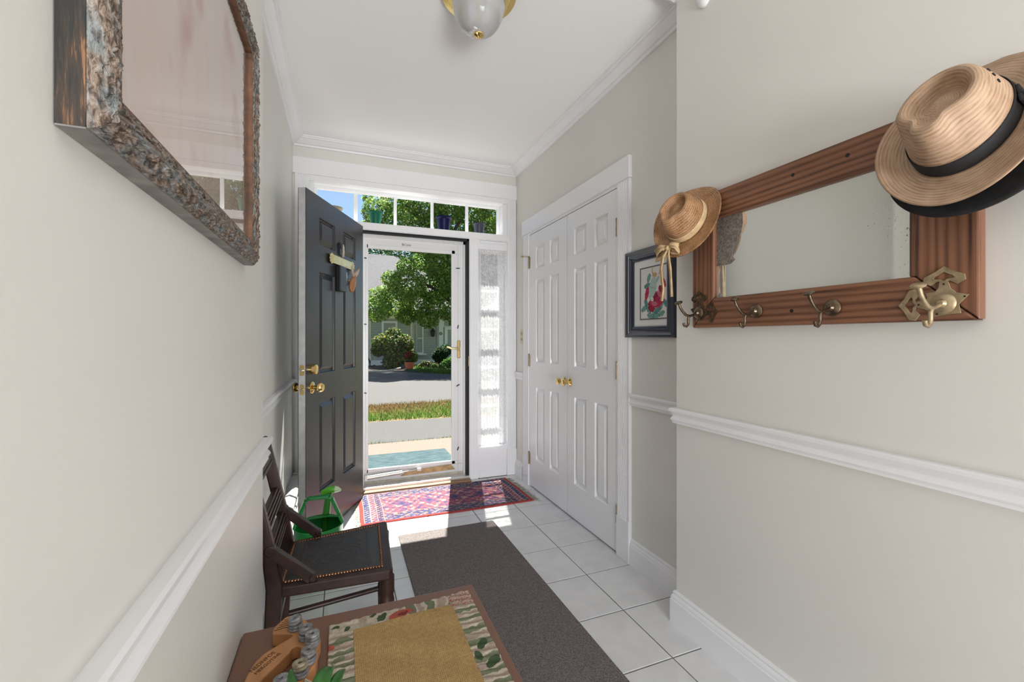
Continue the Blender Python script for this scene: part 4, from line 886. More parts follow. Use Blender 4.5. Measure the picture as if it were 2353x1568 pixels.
for p, q in (((-.215, 1.845, .150), (.155, 1.872, .165)), ((-.215, 1.517, .150), (.14, 1.522, .165)), ((-.19, 1.53, .30), (-.19, 1.83, .30)), ((.145, 1.53, .22), (.158, 1.865, .22))): MB().tube([p, q], .0105, 10).build('stretcher', CW, ch, smooth=True)

M['greendeep'] = plain('mid_green_plastic', (.035, .20, .022), .3); M['greenpale'] = plain('pale_lime_plastic', (.55, .70, .42), .35)
# ---------------------------------------------------------------- watering can
wcn = thing('watering_can', 'green plastic watering can behind the dark chair near the open door', 'watering can', (-.105, 2.36, 0))
c0 = (-.105, 2.36)
def can():
    n = 48; rr = [(.098, 0), (.104, .006), (.108, .12), (.113, .27), (.116, .275), (.112, .278), (.108, .268), (.104, .12), (.098, .012), (.01, .012)]
    P = np.zeros((len(rr), n, 3))
    for i, (r, z) in enumerate(rr):
        for j in range(n):
            a = 2 * pi * j / n; P[i, j] = (c0[0] + r * math.cos(a), c0[1] + r * 1.02 * math.sin(a), z)
    grid('body', P, M['greenplastic'], wcn, closed=True)
    # half cover over the far part of the mouth
    mb = MB(); N = 20; arc = [(c0[0] + .112 * math.cos(pi * k / N), c0[1] + .114 * math.sin(pi * k / N)) for k in range(N + 1)]; inn = [(c0[0] + .098 * math.cos(pi * k / N), c0[1] + .012 + .052 * math.sin(pi * k / N)) for k in range(N + 1)]
    for h in (.272, .277):
        pass
    vs = [(x, y, .276) for x, y in arc] + [(x, y, .284) for x, y in inn] + [(x, y, .272) for x, y in arc] + [(x, y, .279) for x, y in inn]; m = N + 1; fs = []
    for k in range(N): fs += [(k, k + 1, m + k + 1, m + k), (2 * m + k, 3 * m + k, 3 * m + k + 1, 2 * m + k + 1), (m + k, m + k + 1, 3 * m + k + 1, 3 * m + k), (k, 2 * m + k, 2 * m + k + 1, k + 1)]
    mb.add(vs, fs).build('half_cover', M['greenplastic'], wcn, smooth=True)
can()
hb = [(-.214, 2.34, .276), (-.195, 2.34, .330), (-.163, 2.335, .408), (-.152, 2.334, .416), (-.058, 2.334, .414), (-.046, 2.334, .404), (-.012, 2.34, .320), (.004, 2.345, .276)]
b = MB()
for i in range(len(hb) - 1): b.bar(hb[i], hb[i + 1], .030 if abs(hb[i][2] - hb[i + 1][2]) < .02 else .036, .015, (0, 0, 1) if abs(hb[i][2] - hb[i + 1][2]) < .02 else (1, 0, 0))
b.build('handle', M['greenplastic'], wcn, bevel=.003)
MB().tube([(-.090, 2.455, .03), (-.086, 2.475, .12), (-.078, 2.475, .25), (-.066, 2.472, .36), (-.060, 2.47, .388)], [.030, .026, .020, .017, .016], 16).build('spout', M['greendeep'], wcn, smooth=True)
MB().tube([(-.100, 2.47, .375), (-.090, 2.47, .392), (-.065, 2.47, .402), (-.035, 2.47, .402)], [.006, .014, .019, .018], 16).build('rose_head', M['greenlight'], wcn, smooth=True)
MB().tube([(-.035, 2.47, .402), (-.018, 2.47, .400), (-.002, 2.47, .394)], [.018, .014, .004], 16).build('pour_tip', M['greenpale'], wcn, smooth=True)

# ---------------------------------------------------------------- table and what lies on it
TZ = .515
tb = thing('hall_table', 'low reddish brown wooden table against the near left wall', 'table', (.06, .8, 0))
MB().box(-.2125, .338, .42, 1.166, TZ - .024, TZ).build('table_top', M['tablewood'], tb, bevel=.004)
MB().box(-.18, .305, .46, 1.13, TZ - .09, TZ - .024).build('apron', M['tablewood'], tb, bevel=.002)
for x in (-.175, .272):
    for y in (.46, 1.10): MB().box(x, x + .03, y, y + .03, 0, TZ - .09).build('leg', M['tablewood'], tb, bevel=.003)
def matcol(A, B):
    Lx, Ly = .345, .50; x = A * Lx; y = B * Ly; n1 = smooth_noise(A.shape, 3, 21); n2 = smooth_noise(A.shape, 8, 22); n3 = smooth_noise(A.shape, 2, 23)
    bur, bur2, cream, grn, dgr, red, tau = map(np.array, ((.42, .28, .125), (.31, .20, .08), (.47, .41, .325), (.17, .185, .12), (.055, .085, .045), (.36, .09, .07), (.36, .285, .23)))
    k = np.zeros(A.shape + (3,)); wv = (np.sin(x * 1500) * .5 + np.sin(y * 1300 + np.sin(x * 60) * 1.5) * .5); k[:] = bur; k[wv > .35] = bur * 1.18; k[wv < -.35] = bur2
    inn = (x > .053) & (x < .290) & (y > .045) & (y < Ly - .040); o = ~inn; k[o] = cream
    side = o & ((x <= .053) | (x >= .290)); topb = o & ~side
    for msk, c in ((side, y), (topb, x)):
        ph = c * (150 if msk is side else 110) + (n2 - .5) * 1.5 + .9 * np.sin(c * 31); s = np.sin(ph); k[msk & (s > .35)] = grn; k[msk & (s < -.55)] = tau; k[msk & (np.abs(s - .1) < .10)] = cream * 1.15
    # printed leaves and blooms
    def blob(cx, cy, rx, ry, c, rot=0):
        X, Y = x - cx, y - cy; ca, sa = math.cos(rot), math.sin(rot); d = ((X * ca + Y * sa) / rx) ** 2 + ((-X * sa + Y * ca) / ry) ** 2 + (n1 - .5) * .5; k[o & (d < 1)] = c
    flo = o & (x < .16) & (y > Ly - .05); k[flo] = cream * (.75 + .45 * n2[flo][:, None])
    for cx, cy, r, c, s in ((.015, Ly - .014, .4, dgr, .010), (.040, Ly - .030, 1, dgr, .009), (.075, Ly - .010, 2, tau, .016), (.118, Ly - .022, 1, dgr, .017), (.10, Ly - .006, .2, dgr, .009), (.025, Ly - .072, .4, grn, .02), (.318, Ly - .205, .8, dgr, .018), (.30, Ly - .235, 1.8, dgr, .014), (.325, Ly - .26, .6, dgr, .020), (.02, Ly - .13, .5, grn, .016)): blob(cx, cy, s, s * .55, c, r)
    for cx, cy, rx, ry in ((.165, Ly - .026, .030, .014), (.150, Ly - .034, .018, .008), (.004, Ly - .085, .010, .008)): blob(cx, cy, rx, ry, red, .2)
    blob(.168, Ly - .028, .014, .006, red * .5, .3); co = (x > .285) & (y > Ly - .05); k[co] = tau; k[co & (n3 > .5)] = red * .8; k[co & (n3 > .68)] = cream
    return k * (.84 + .3 * n3[..., None])
def matz(A, B):
    x = A * .345; y = B * .50; o = (x < .053) | (x > .290) | (y < .045) | (y > .46)
    w = .0012 * np.sin(y * 330 + 2 * np.sin(x * 40)) * ((x < .053) | (x > .290)) + .0010 * np.sin(x * 260 + 2 * np.sin(y * 50)) * ((y > .46)) + .0006 * np.sin(x * 1500) * np.sin(y * 1300) * (~o) + .001 * np.sin(x * 30 + y * 60); return w - .0015 * o
pm = thing('placemat', 'burlap placemat with a floral striped border on the low table', 'placemat', (.14, .86, TZ))
def _sk(A, B, X, Y): return X, Y + .020 * (A - .5) * B
sheet('cloth', -.028, .317, .618, 1.118, TZ + .0092, 240, 330, matcol, colattr('woven_mat', .95, .1), pm, _sk, .005, matz)

bz = TZ + .029
bd_ = thing('carved_board', 'carved honey wood board with a split tail and cut lettering on the table', 'board', (-.11, 1.02, TZ))
out = [(-.143, 1.088), (-.143, 1.113), (-.133, 1.128), (-.124, 1.142), (-.117, 1.146), (-.092, 1.137), (-.080, 1.118), (-.062, 1.085), (-.046, 1.050), (-.042, 1.027), (-.047, 1.000), (-.046, .978), (-.049, .956), (-.056, .944), (-.064, .930), (-.082, .900), (-.108, .872), (-.125, .862), (-.118, .880), (-.098, .905), (-.084, .935), (-.077, .962), (-.079, .990), (-.080, 1.022), (-.088, 1.028), (-.096, 1.027), (-.102, 1.012), (-.120, .984), (-.142, .954), (-.158, .915), (-.170, .880), (-.180, .890), (-.178, .930), (-.173, .957), (-.170, .983), (-.163, 1.008), (-.151, 1.027), (-.135, 1.040), (-.117, 1.053), (-.104, 1.062), (-.099, 1.070), (-.106, 1.076)]
def rot2(p, c, s=1.0): return p
bo = MB().prism(out, TZ, bz).build('board', M['boardwood'], bd_, bevel=.003, segs=3)
dkw = plain('burnt_line', (.12, .05, .02), .8)
for k in range(5):
    t = k / 5; a = Vector((-.140 + .020 * t, 1.098 + .040 * t, bz + .0002)); MB().tube([a, a + Vector((.022, .004, 0)), a + Vector((.034, -.004 + .002 * k, 0))], .0009, 6).build('groove', dkw, bo)
dv = Vector((.63, .775, 0)).normalized()
text('lettering', 'NEDNFOE', dkw, bo, .0128, frame3((-.1485, 1.0025, bz + .0001), dv, (-dv.y, dv.x, 0), (0, 0, 1)))
text('lettering', 'MERGOTINE', dkw, bo, .0108, frame3((-.138, .9935, bz + .0001), dv, (-dv.y, dv.x, 0), (0, 0, 1)))
M['pewter'] = plain('grey_fossil_metal', (.24, .24, .245), .55, .2, nscale=120, namt=.45, bump=.5, bscale=220)
M['pewter2'] = plain('yellowed_fossil_metal', (.34, .30, .20), .5, .3, nscale=120, namt=.45, bump=.5, bscale=220)
sp = [(-.097, 1.089, 'first and farthest of the grey ring stacks, on the board tail'), (-.0726, 1.046, 'second grey ring stack from the tail of the carved board'), (-.0583, 1.020, 'third and tallest grey ring stack on the outer bend of the board'), (-.0624, .9686, 'fourth grey ring stack, smooth topped, on the curved arm'), (-.0747, .935, 'ring stack with a yellowed collar next to the green leaf'), (-.1033, .905, 'nearest grey ring stack with a torn top, partly behind the leaf')]
for i, (x, y, lab) in enumerate(sp):
    s = thing('ring_stack', lab, 'ornament', (x, y, bz), 'ring stacks on the carved board')
    tl = Vector((rnd.uniform(-.16, .05), rnd.uniform(-.05, .12), 1)); h = .013
    z = 0
    for k in range(2):
        m = M['pewter2'] if (i == 4 and k == 1) else M['pewter']; r = .0150 - .0008 * k
        ax = Vector((0, 0, 1)) if k == 0 else tl.normalized()
        MB().lathe([(.003, 0), (r * .92, 0), (r, .002), (r * 1.0, .0045), (r * .95, .006), (r, .0075), (r, .0105), (r * .95, .0124), (r * .80, .0128), (r * .45, .0122), (.0040, .0112), (.0030, .002)], (x, y, bz + z), ax, 26, True, False).build('ring', m, s, smooth=True)
        z += .0135
    MB().lathe([(.0024, 0), (.0024, .022)], (x, y, bz), (0, 0, 1), 8).build('peg', M['blackedge'], s)

# potted plant, its leaf tips reach into the view
pl = thing('potted_plant', 'green leafed plant in a pale pot at the near end of the table', 'plant', (-.05, .66, TZ))
MB().lathe([(.035, 0), (.040, .002), (.052, .075), (.054, .08), (.050, .08), (.046, .066), (.005, .066)], (-.05, .66, TZ), (0, 0, 1), 30).build('pot', plain('cream_glazed_pot', (.55, .52, .45), .3), pl, smooth=True)
M['leaf'] = plain('glossy_green_leaf', (.030, .14, .018), .3, spec=.5, nscale=40, namt=.35)
def leaf(a, mid, c, w, up=(0, 0, 1)):
    a, mid, c = map(Vector, (a, mid, c)); n = 14; P = np.zeros((n, 5, 3))
    for i in range(n):
        t = i / (n - 1); p = a * (1 - t) ** 2 + mid * 2 * t * (1 - t) + c * t * t; d = (a * (2 * t - 2) + mid * (2 - 4 * t) + c * 2 * t).normalized(); s = d.cross(Vector(up)).normalized(); nr = s.cross(d); ww = w * math.sin(pi * min(1, .06 + t * .94)) ** .7 * (1 - .25 * t)
        for j in range(5):
            q = (j - 2) / 2; P[i, j] = p + s * (q * ww) + nr * (abs(q) * ww * .35)
    return grid('leaf', P, M['leaf'], pl, solid=.0012)
leaf((-.05, .66, .60), (-.075, .76, .66), (-.082, .842, .625), .010)
leaf((-.05, .66, .60), (-.030, .74, .70), (-.012, .812, .628), .016)
leaf((-.05, .66, .60), (-.010, .73, .68), (.006, .800, .630), .012)
leaf((-.05, .66, .60), (-.02, .60, .66), (.01, .52, .62), .016); leaf((-.05, .66, .60), (-.11, .62, .66), (-.15, .56, .62), .016)
MB().tube([(-.05, .66, .58), (-.032, .74, .615), (-.020, .795, .640)], [.006, .0055, .0045], 8).build('stem', plain('olive_stem', (.11, .12, .03), .5), pl, smooth=True)
gj = thing('glass_bowl', 'pale green glass bowl at the near left corner of the table', 'bowl', (-.138, .845, TZ))
MB().lathe([(.018, 0), (.020, .002), (.034, .05), (.036, .070), (.034, .072), (.030, .05), (.016, .006), (.003, .005)], (-.142, .832, TZ), (0, 0, 1), 30).build('bowl', plain('pale_green_glass', (.30, .40, .37), .15, spec=.6, coat=.4), gj, smooth=True)
ac = thing('acrylic_strip', 'flat clear plastic strip leaning beside the plant leaves', 'plastic strip', (-.06, .86, TZ))
MB().bar((-.072, .895, .556), (-.030, .835, .566), .022, .002, (.2, .1, 1)).build('strip', plain('cloudy_clear_plastic', (.42, .37, .34), .2, spec=.6), ac, bevel=.0006)
MB().bar((-.064, .900, .558), (-.022, .840, .568), .0018, .004, (.2, .1, 1)).build('edge', plain('plastic_edge', (.60, .50, .46), .3), ac)
MB().lathe([(.010, 0), (.010, .040), (.004, .041)], (-.053, .864, TZ), (0, 0, 1), 12).build('support', plain('cloudy_clear_plastic_post', (.42, .37, .34), .2, spec=.6), ac, smooth=True)

# pots on the transom sill
def sill_pot(x, r0, r1, h, mat, lab, lip=.004):
    t = thing('flower_pot', lab, 'flower pot', (x, 3.602, 2.098))
    MB().lathe([(r0, 0), (r0 * 1.02, .003), (r1 - .003, h * .82), (r1, h * .86), (r1 + lip, h * .9), (r1 + lip, h), (r1 + lip - .005, h), (r1 - .008, h * .8), (r0 * .9, .006), (.004, .006)], (x, 3.602, 2.098), (0, 0, 1), 36).build('pot', mat, t, smooth=True); return t
M['greenglaze'] = plain('green_glaze', (.006, .11, .065), .4, spec=.2)
M['navyglaze'] = plain('cobalt_glaze', (.005, .007, .050), .4, spec=.15)
M['slate'] = plain('dark_slate_glaze', (.03, .034, .06), .5, nscale=40, namt=.3)
sill_pot(.250, .036, .052, .100, M['greenglaze'], 'green glazed flower pot on the transom sill')
sill_pot(.798, .047, .058, .116, M['navyglaze'], 'cobalt blue glazed flower pot on the transom sill', .008)
sill_pot(1.108, .038, .050, .092, M['slate'], 'small slate coloured flower pot at the right end of the transom sill')
sill_pot(-.050, .040, .055, .105, plain('olive_glaze', (.30, .27, .17), .4), 'olive pot on the transom sill, only its rim showing over the open door')
# ---------------------------------------------------------------- outside
def at(u, v, Y):
    """point where the sight line through pixel (u, v) meets the vertical plane y = Y, used once to place the far things"""
    r = (u - 1176.5) / 997; sa, ca = math.sin(.37421), math.cos(.37421); d = (sa + r * ca, ca - r * sa, (777 - v) / 997); t = Y / d[1]; return Vector((d[0] * t, Y, 1.2 + d[2] * t))
GZ = -.18
M['asphalt'] = plain('grey_asphalt', (.080, .077, .075), .95, nscale=90, namt=.35, bump=.4, bscale=120, bdist=.01)
M['asphalt2'] = plain('worn_road_asphalt', (.088, .084, .080), .95, nscale=60, namt=.3, bump=.3, bscale=90, bdist=.01)
M['concrete'] = plain('tan_concrete', (.165, .126, .100), .9, nscale=40, namt=.1, bump=.2, bscale=200)
M['soil'] = plain('dark_mulch', (.06, .045, .035), .95, nscale=12, namt=.4, bump=.5, bscale=30, bdist=.05)
M['drygrass'] = plain('dry_lawn_ground', (.17, .115, .05), .95, nscale=8, namt=.35)
struct(MB().box(-60, 60, 3.72, 60, -.6, -.22).build('ground', M['soil']), 'dark earth under the paths and lawn outside')
struct(MB().box(-4, 6, 3.72, 5.79, -.4, -.15).build('ground_stoop', M['concrete'], bevel=.01), 'tan concrete stoop outside the front door')
struct(MB().prism([(-8, 5.70), (9, 5.70), (9, 7.02), (-8, 7.90)], -.3, GZ).build('ground_path', M['asphalt']), 'grey asphalt footpath across the front')
struct(MB().prism([(-10, 7.9), (-8, 7.90), (9, 7.02), (14, 6.8), (14, 9.9), (-10, 8.7)], -.3, GZ - .01).build('ground_verge', M['drygrass']), 'strip of dry lawn between the path and the road')
struct(MB().prism([(-40, 7.2), (-10, 8.68), (14, 9.88), (40, 11.2), (40, 15.5), (4.6, 15.2), (3.4, 16.6), (1.6, 19.2), (.2, 20.0), (-40, 20.5)], -.3, GZ + .002).build('ground_road', M['asphalt2']), 'sunlit asphalt road in front of the house opposite')
struct(MB().prism([(4.6, 15.2), (40, 15.5), (40, 24), (2.6, 19.8), (3.0, 18.2), (3.5, 16.8)], -.3, GZ + .01).build('ground_lawn', plain('far_lawn', (.06, .12, .03), .95, nscale=5, namt=.4)), 'green lawn edge beyond the road')
dm = thing('door_mat', 'teal ribbed door mat outside on the concrete stoop', 'door mat', (.6, 4.95, -.15))
def _mat():
    t = NT('teal_ribbed_mat'); n = t.noise(t.coord((1, 5, 1)), 9, 3, .6, .6); f = t.noise(t.coord((4, 1, 1)), 120, 2)
    c = t.ramp(n, [(.40, (.030, .055, .062)), (.60, (.085, .125, .135))]); t.bsdf(t.mix(.4, c, t.ramp(f, [(.3, (.028, .05, .056)), (.7, (.095, .135, .145))])), .95, 0, .1, t.bump(n, .6, .006)); return t.m
MB().box(-.25, 1.165, 4.62, 5.20, -.15, -.138).build('mat', _mat(), dm, bevel=.004)
# grass blades
def blades(name, n, region, hmin, hmax, cols, lab, seed, w=.006):
    r = np.random.RandomState(seed); pts = region(r, n); V = np.zeros((n, 4, 3)); a = r.rand(n) * 2 * pi; L = hmin + (hmax - hmin) * r.rand(n) ** 1.5; lean = (r.rand(n, 2) - .5) * L[:, None] * 1.3
    V[:, 0, :2] = pts[:, :2] - np.stack([np.cos(a), np.sin(a)], 1) * w; V[:, 1, :2] = pts[:, :2] + np.stack([np.cos(a), np.sin(a)], 1) * w
    V[:, 2, :2] = pts[:, :2] + lean + np.stack([np.cos(a), np.sin(a)], 1) * w * .25; V[:, 3, :2] = pts[:, :2] + lean - np.stack([np.cos(a), np.sin(a)], 1) * w * .25
    V[:, :2, 2] = pts[:, 2][:, None]; V[:, 2:, 2] = (pts[:, 2] + L)[:, None]
    cc = np.array(cols); k = cc[(r.rand(n) * len(cc)).astype(int)] if pts.shape[1] == 3 else None
    if pts.shape[1] == 4:
        g = np.clip(pts[:, 3] + r.randn(n) * .25, 0, .999); k = cc[(g * len(cc)).astype(int)]
    k = k * (.75 + .5 * r.rand(n, 1)); o = quads(name, V, M['blade'], None, k); return tag(o, lab, 'grass', None, 'stuff')
M['blade'] = colattr('grass_blades', .8, .2, trans=True)
gr = [(.20, .125, .055), (.25, .19, .085), (.22, .21, .07), (.15, .19, .045), (.11, .21, .038), (.11, .20, .038)]
def verge(r, n):
    x = -2.5 + 8 * r.rand(n); a = 7.58 - (x - .0) * .052; b = 9.20 + x * .05; q = r.rand(n); y = a + (b - a) * q; return np.stack([x, y, np.full(n, GZ - .01), (1 - q) + .22 * np.sin(x * 2.1) * np.sin(y * 2)], 1)
blades('verge_grass', 26000, verge, .03, .09, gr, 'dry and green grass blades on the verge by the road', 3, .007)
def edge(r, n):
    x = -2 + 6 * r.rand(n); return np.stack([x, 5.78 + .03 * r.randn(n) * (1 + .7 * np.sin(x * 5)) + .015, np.full(n, GZ), r.rand(n) * .9 + .1], 1)
blades('edge_grass', 2600, edge, .015, .05, gr, 'thin line of weeds between the stoop and the path', 4, .005)
def lawn(r, n):
    x = 3.0 + 5 * r.rand(n); y0 = np.interp(x, [3.0, 3.5, 4.6, 9], [18.2, 16.8, 15.2, 15.25]); return np.stack([x, y0 + 3 * r.rand(n) ** 1.5, np.full(n, GZ), .8 + .2 * r.rand(n)], 1)
blades('lawn_grass', 6000, lawn, .05, .14, gr, 'mown green grass edge beyond the road', 5, .012)

# foliage
def cloud(name, blobs, n, size, cols, mat, parent, seed, flat=.5, droop=.25):
    r = np.random.RandomState(seed); B = np.array([b[:6] for b in blobs]); wgt = (B[:, 3] * B[:, 4] + B[:, 3] * B[:, 5]); wgt = wgt / wgt.sum(); idx = r.choice(len(B), n, p=wgt)
    d = r.randn(n, 3); d /= np.linalg.norm(d, axis=1)[:, None]; rad = .55 + .5 * r.rand(n) ** .6; c = B[idx, :3] + d * B[idx, 3:6] * rad[:, None]
    nr = d * .6 + r.randn(n, 3) * .6 + np.array([0, 0, flat]); nr /= np.linalg.norm(nr, axis=1)[:, None]
    t = np.cross(nr, r.randn(n, 3)); t[:, 2] -= droop; t -= nr * (t * nr).sum(1)[:, None]; t /= np.linalg.norm(t, axis=1)[:, None]; s = np.cross(nr, t)
    L = size * (.6 + .8 * r.rand(n))[:, None]; Wd = L * .42
    V = np.stack([c - t * L * .5, c + s * Wd * .5, c + t * L * .5, c - s * Wd * .5], 1)
    cc = np.array(cols); k = cc[(r.rand(n) ** 1.2 * len(cc)).astype(int)] * (.7 + .6 * r.rand(n, 1))
    o = quads(name, V, mat, parent, k); o['kind'] = 'stuff'; return o
M['foliage'] = colattr('tree_leaves', .55, .35, trans=True)
green = [(.20, .34, .06), (.27, .40, .07), (.14, .27, .055), (.36, .44, .09), (.10, .20, .05)]
TY = 19.6; TS = TY / 16
tr = thing('maple_tree', 'leafy green tree across the road in front of the house', 'tree', (4.35 * TS, TY, GZ))
bark = plain('grey_bark', (.10, .08, .06), .9, nscale=20, namt=.4, bump=.6, bscale=30, bdist=.03)
MB().tube([(4.35 * TS, TY, GZ - .05), (5.292, TY + 0.00, 0.955), (5.145, TY + 0.05, 2.425), (4.777, TY + 0.10, 4.140), (4.410, TY + 0.10, 6.100), (4.165, TY + 0.00, 8.305)], [.22, .18, .16, .13, .09, .04], 12).build('trunk', bark, tr, smooth=True)
for p in ([(5.145, TY + 0.05, 2.425), (4.165, TY + -0.10, 3.282), (3.062, TY + -0.30, 3.772), (1.960, TY + -0.40, 3.650)], [(4.900, TY + 0.10, 3.650), (3.920, TY + 0.30, 4.875), (2.940, TY + 0.50, 5.855)], [(5.206, TY + 0.00, 2.180), (6.003, TY + -0.20, 3.405), (6.860, TY + -0.40, 4.140)], [(4.533, TY + 0.10, 5.610), (5.390, TY + 0.20, 7.080), (6.125, TY + 0.10, 8.305)]): MB().tube(p, [.09, .07, .05, .025][:len(p)], 8).build('branch', bark, tr, smooth=True)
pxb = [(905, 690, 46), (868, 712, 30), (935, 655, 40), (960, 700, 42), (1000, 660, 46), (1035, 700, 44), (985, 735, 24), (935, 725, 26), (1020, 610, 44), (975, 600, 30), (935, 612, 24), (1045, 640, 50), (900, 640, 22), (870, 680, 24), (1060, 735, 30), (1010, 560, 50), (960, 555, 30), (1070, 570, 60),
       (868, 486, 34), (905, 470, 36), (940, 490, 34), (985, 480, 46), (1030, 470, 50), (1080, 490, 52), (1130, 480, 50), (1180, 520, 60), (1130, 560, 60), (1000, 520, 40), (925, 520, 34), (850, 520, 20), (845, 455, 12), (880, 440, 16), (930, 430, 26), (1100, 420, 60), (1040, 410, 50), (985, 420, 40), (1090, 660, 60), (1150, 620, 60)]
bl = []
for u, v, q in pxb:
    Y = TY + rnd.uniform(-1.3, 1.3); p = at(u, v, Y); s = q * .0158 * TS; bl.append((p.x, p.y, p.z, s, s * 1.25, s * .85))
cloud('foliage', bl, 70000, .145, green, M['foliage'], tr, 31)
# trees behind the house
dark = [(.020, .055, .018), (.030, .075, .022), (.015, .040, .014), (.045, .095, .03)]
for k, (u, v, Y, s) in enumerate(((848, 572, 36, 2.0), (884, 578, 42, 2.2), (916, 576, 48, 2.5), (950, 582, 54, 2.8), (990, 584, 60, 3.0))):
    p = at(u, v, Y); t = thing('distant_tree', '%s dark distant tree above the opposite roof' % ('leftmost', 'second from left', 'middle', 'second from right', 'rightmost')[k], 'tree', (p.x, p.y, GZ), 'trees behind the house')
    MB().tube([(p.x, p.y, GZ), (p.x, p.y, p.z - .5)], [.25, .12], 8).build('trunk', bark, t, smooth=True)
    cloud('foliage', [(p.x, p.y, p.z - .8, s, s, s * .9), (p.x + .6, p.y, p.z - 3, s * 1.1, s, s), (p.x - .7, p.y, p.z - 4.6, s, s, s)], 3600, .34, dark, M['foliage'], t, 50 + k)

# house opposite
ho = thing('house', 'grey green clapboard house with cream trim across the road', 'house', (0, 23.5, GZ))
HY = 23.5
M['siding'] = plain('grey_green_siding', (.42, .44, .40), .8, nscale=6, namt=.08)
M['cream'] = plain('cream_house_trim', (.80, .74, .62), .6); M['whitetrim'] = plain('white_house_trim', (.86, .87, .86), .6)
b = MB(); z = GZ + .25; xx0, xx1 = -12, 12
pts = [(HY + .25, GZ - .05)]
while z < 2.30: pts += [(HY - .022, z), (HY, z + .118)]; z += .12
pts += [(HY + .25, 2.42)]
b.prism(pts, xx0, xx1, lambda y, z, x: (x, y, z)).build('siding', M['siding'], ho)['kind'] = 'stuff'
MB().box(xx0, xx1, HY - .05, HY + .1, GZ - .05, GZ + .22).build('foundation', M['whitetrim'], ho)
MB().box(xx0, xx1, HY - .10, HY + .1, 2.20, 2.46).build('frieze_board', M['cream'], ho)
MB().box(xx0, xx1, HY - .50, HY + .1, 2.44, 2.60).build('eave', M['cream'], ho)
roofm = plain('mauve_grey_shingles', (.155, .146, .16), .95, nscale=14, namt=.18, bump=.4, bscale=25, bdist=.03)
MB().add([(xx0, HY - .55, 2.60), (8.2, HY - .55, 2.60), (3.05, 28, 6.34), (xx0, 28, 6.62), (xx0, 33, 2.6), (8.2, 33, 2.6), (xx0, HY - .55, 2.5), (8.2, HY - .55, 2.5), (8.2, 33, 2.5), (xx0, 33, 2.5)], [(0, 1, 2, 3), (3, 2, 5, 4), (1, 5, 2), (0, 6, 7, 1), (6, 9, 8, 7), (1, 7, 8, 5), (4, 5, 8, 9), (0, 3, 4, 9, 6)]).build('roof', roofm, ho)
MB().box(xx0, xx1, HY + .25, 32, GZ - .05, 2.5).build('house_body', M['siding'], ho)
def cb(u, w=.09, z0=GZ + .1, z1=2.3, m='whitetrim', nm='corner_board'): p = at(u, 777, HY); return MB().box(p.x - w / 2, p.x + w / 2, HY - .05, HY + .1, z0, z1).build(nm, M[m], ho)
cb(850, .10, m='cream'); cb(945.5, .11, m='cream'); cb(1005.5, .10, m='siding', nm='downpipe'); cb(1013, .24, nm='pilaster')
M['darkglass'] = plain('dark_window_glass', (.012, .014, .016), .06, spec=.8)
def win(u0, u1, z0, z1, label_, nm='window', bars=1, fw=.10):
    x0, x1 = at(u0, 777, HY).x, at(u1, 777, HY).x
    o = MB().ring([(x0 - fw, z0 - fw), (x1 + fw, z0 - fw), (x1 + fw, z1 + fw), (x0 - fw, z1 + fw)], [(x0, z0), (x1, z0), (x1, z1), (x0, z1)], HY - .06, HY + .05, lambda x, z, y: (x, y, z)).build(nm, M['whitetrim'], ho)
    MB().box(x0, x1, HY + .0, HY + .02, z0, z1).build('pane', M['darkglass'], o)
    for k in range(bars): zz = z0 + (z1 - z0) * (k + 1) / (bars + 1); MB().box(x0, x1, HY - .03, HY + .01, zz - .025, zz + .025).build('sash_bar', M['whitetrim'], o)
    return o
win(881.5, 908.5, .55, 1.98, 'w'); win(950, 957.5, .42, 1.95, 'w', bars=0, fw=.02); win(959, 970, .42, 1.95, 'w', bars=1, fw=.06)
win(1028, 1046, -.02, 1.66, 'w', 'house_door', 0, .16); win(1020, 1046, 1.86, 2.12, 'w', 'door_transom', 0, .05)
x0, x1 = at(946, 777, HY).x, at(979, 777, HY).x; MB().box(x0, x1, HY - .14, HY, .28, .36).build('window_sill', M['whitetrim'], ho)
MB().box(at(996, 777, HY).x, at(1090, 777, HY).x, HY - 1.6, HY - .05, GZ - .02, GZ + .12).build('doorstep', M['whitetrim'], ho)
p = at(993, 766, HY); ln = thing('wall_lantern', 'black wall lantern beside the opposite front door', 'lantern', (p.x, HY, p.z))
MB().lathe([(.03, -.20), (.09, -.16), (.12, .08), (.15, .10), (.05, .22), (.01, .28)], (p.x, HY - .2, p.z), (0, 0, 1), 6).build('lantern_cage', M['blackplastic'], ln)
MB().box(p.x - .05, p.x + .05, HY - .06, HY - .03, p.z - .15, p.z + .2).tube([(p.x, HY - .05, p.z + .15), (p.x, HY - .2, p.z + .22)], .02).build('bracket', M['blackplastic'], ln)
p = at(1012.5, 767, HY); nb_ = thing('house_number', 'small round house number plaque on the white pilaster', 'sign', (p.x, HY - .05, p.z))
MB().lathe([(.085, 0), (.085, .02), (.075, .025)], (p.x, HY - .05, p.z), (0, -1, 0), 24).build('plaque', plain('grey_plaque', (.16, .17, .18), .5), nb_)
text('numeral', '6', M['whitetrim'], nb_, .14, frame3((p.x, HY - .078, p.z), (1, 0, 0), (0, 0, 1), (0, -1, 0)))
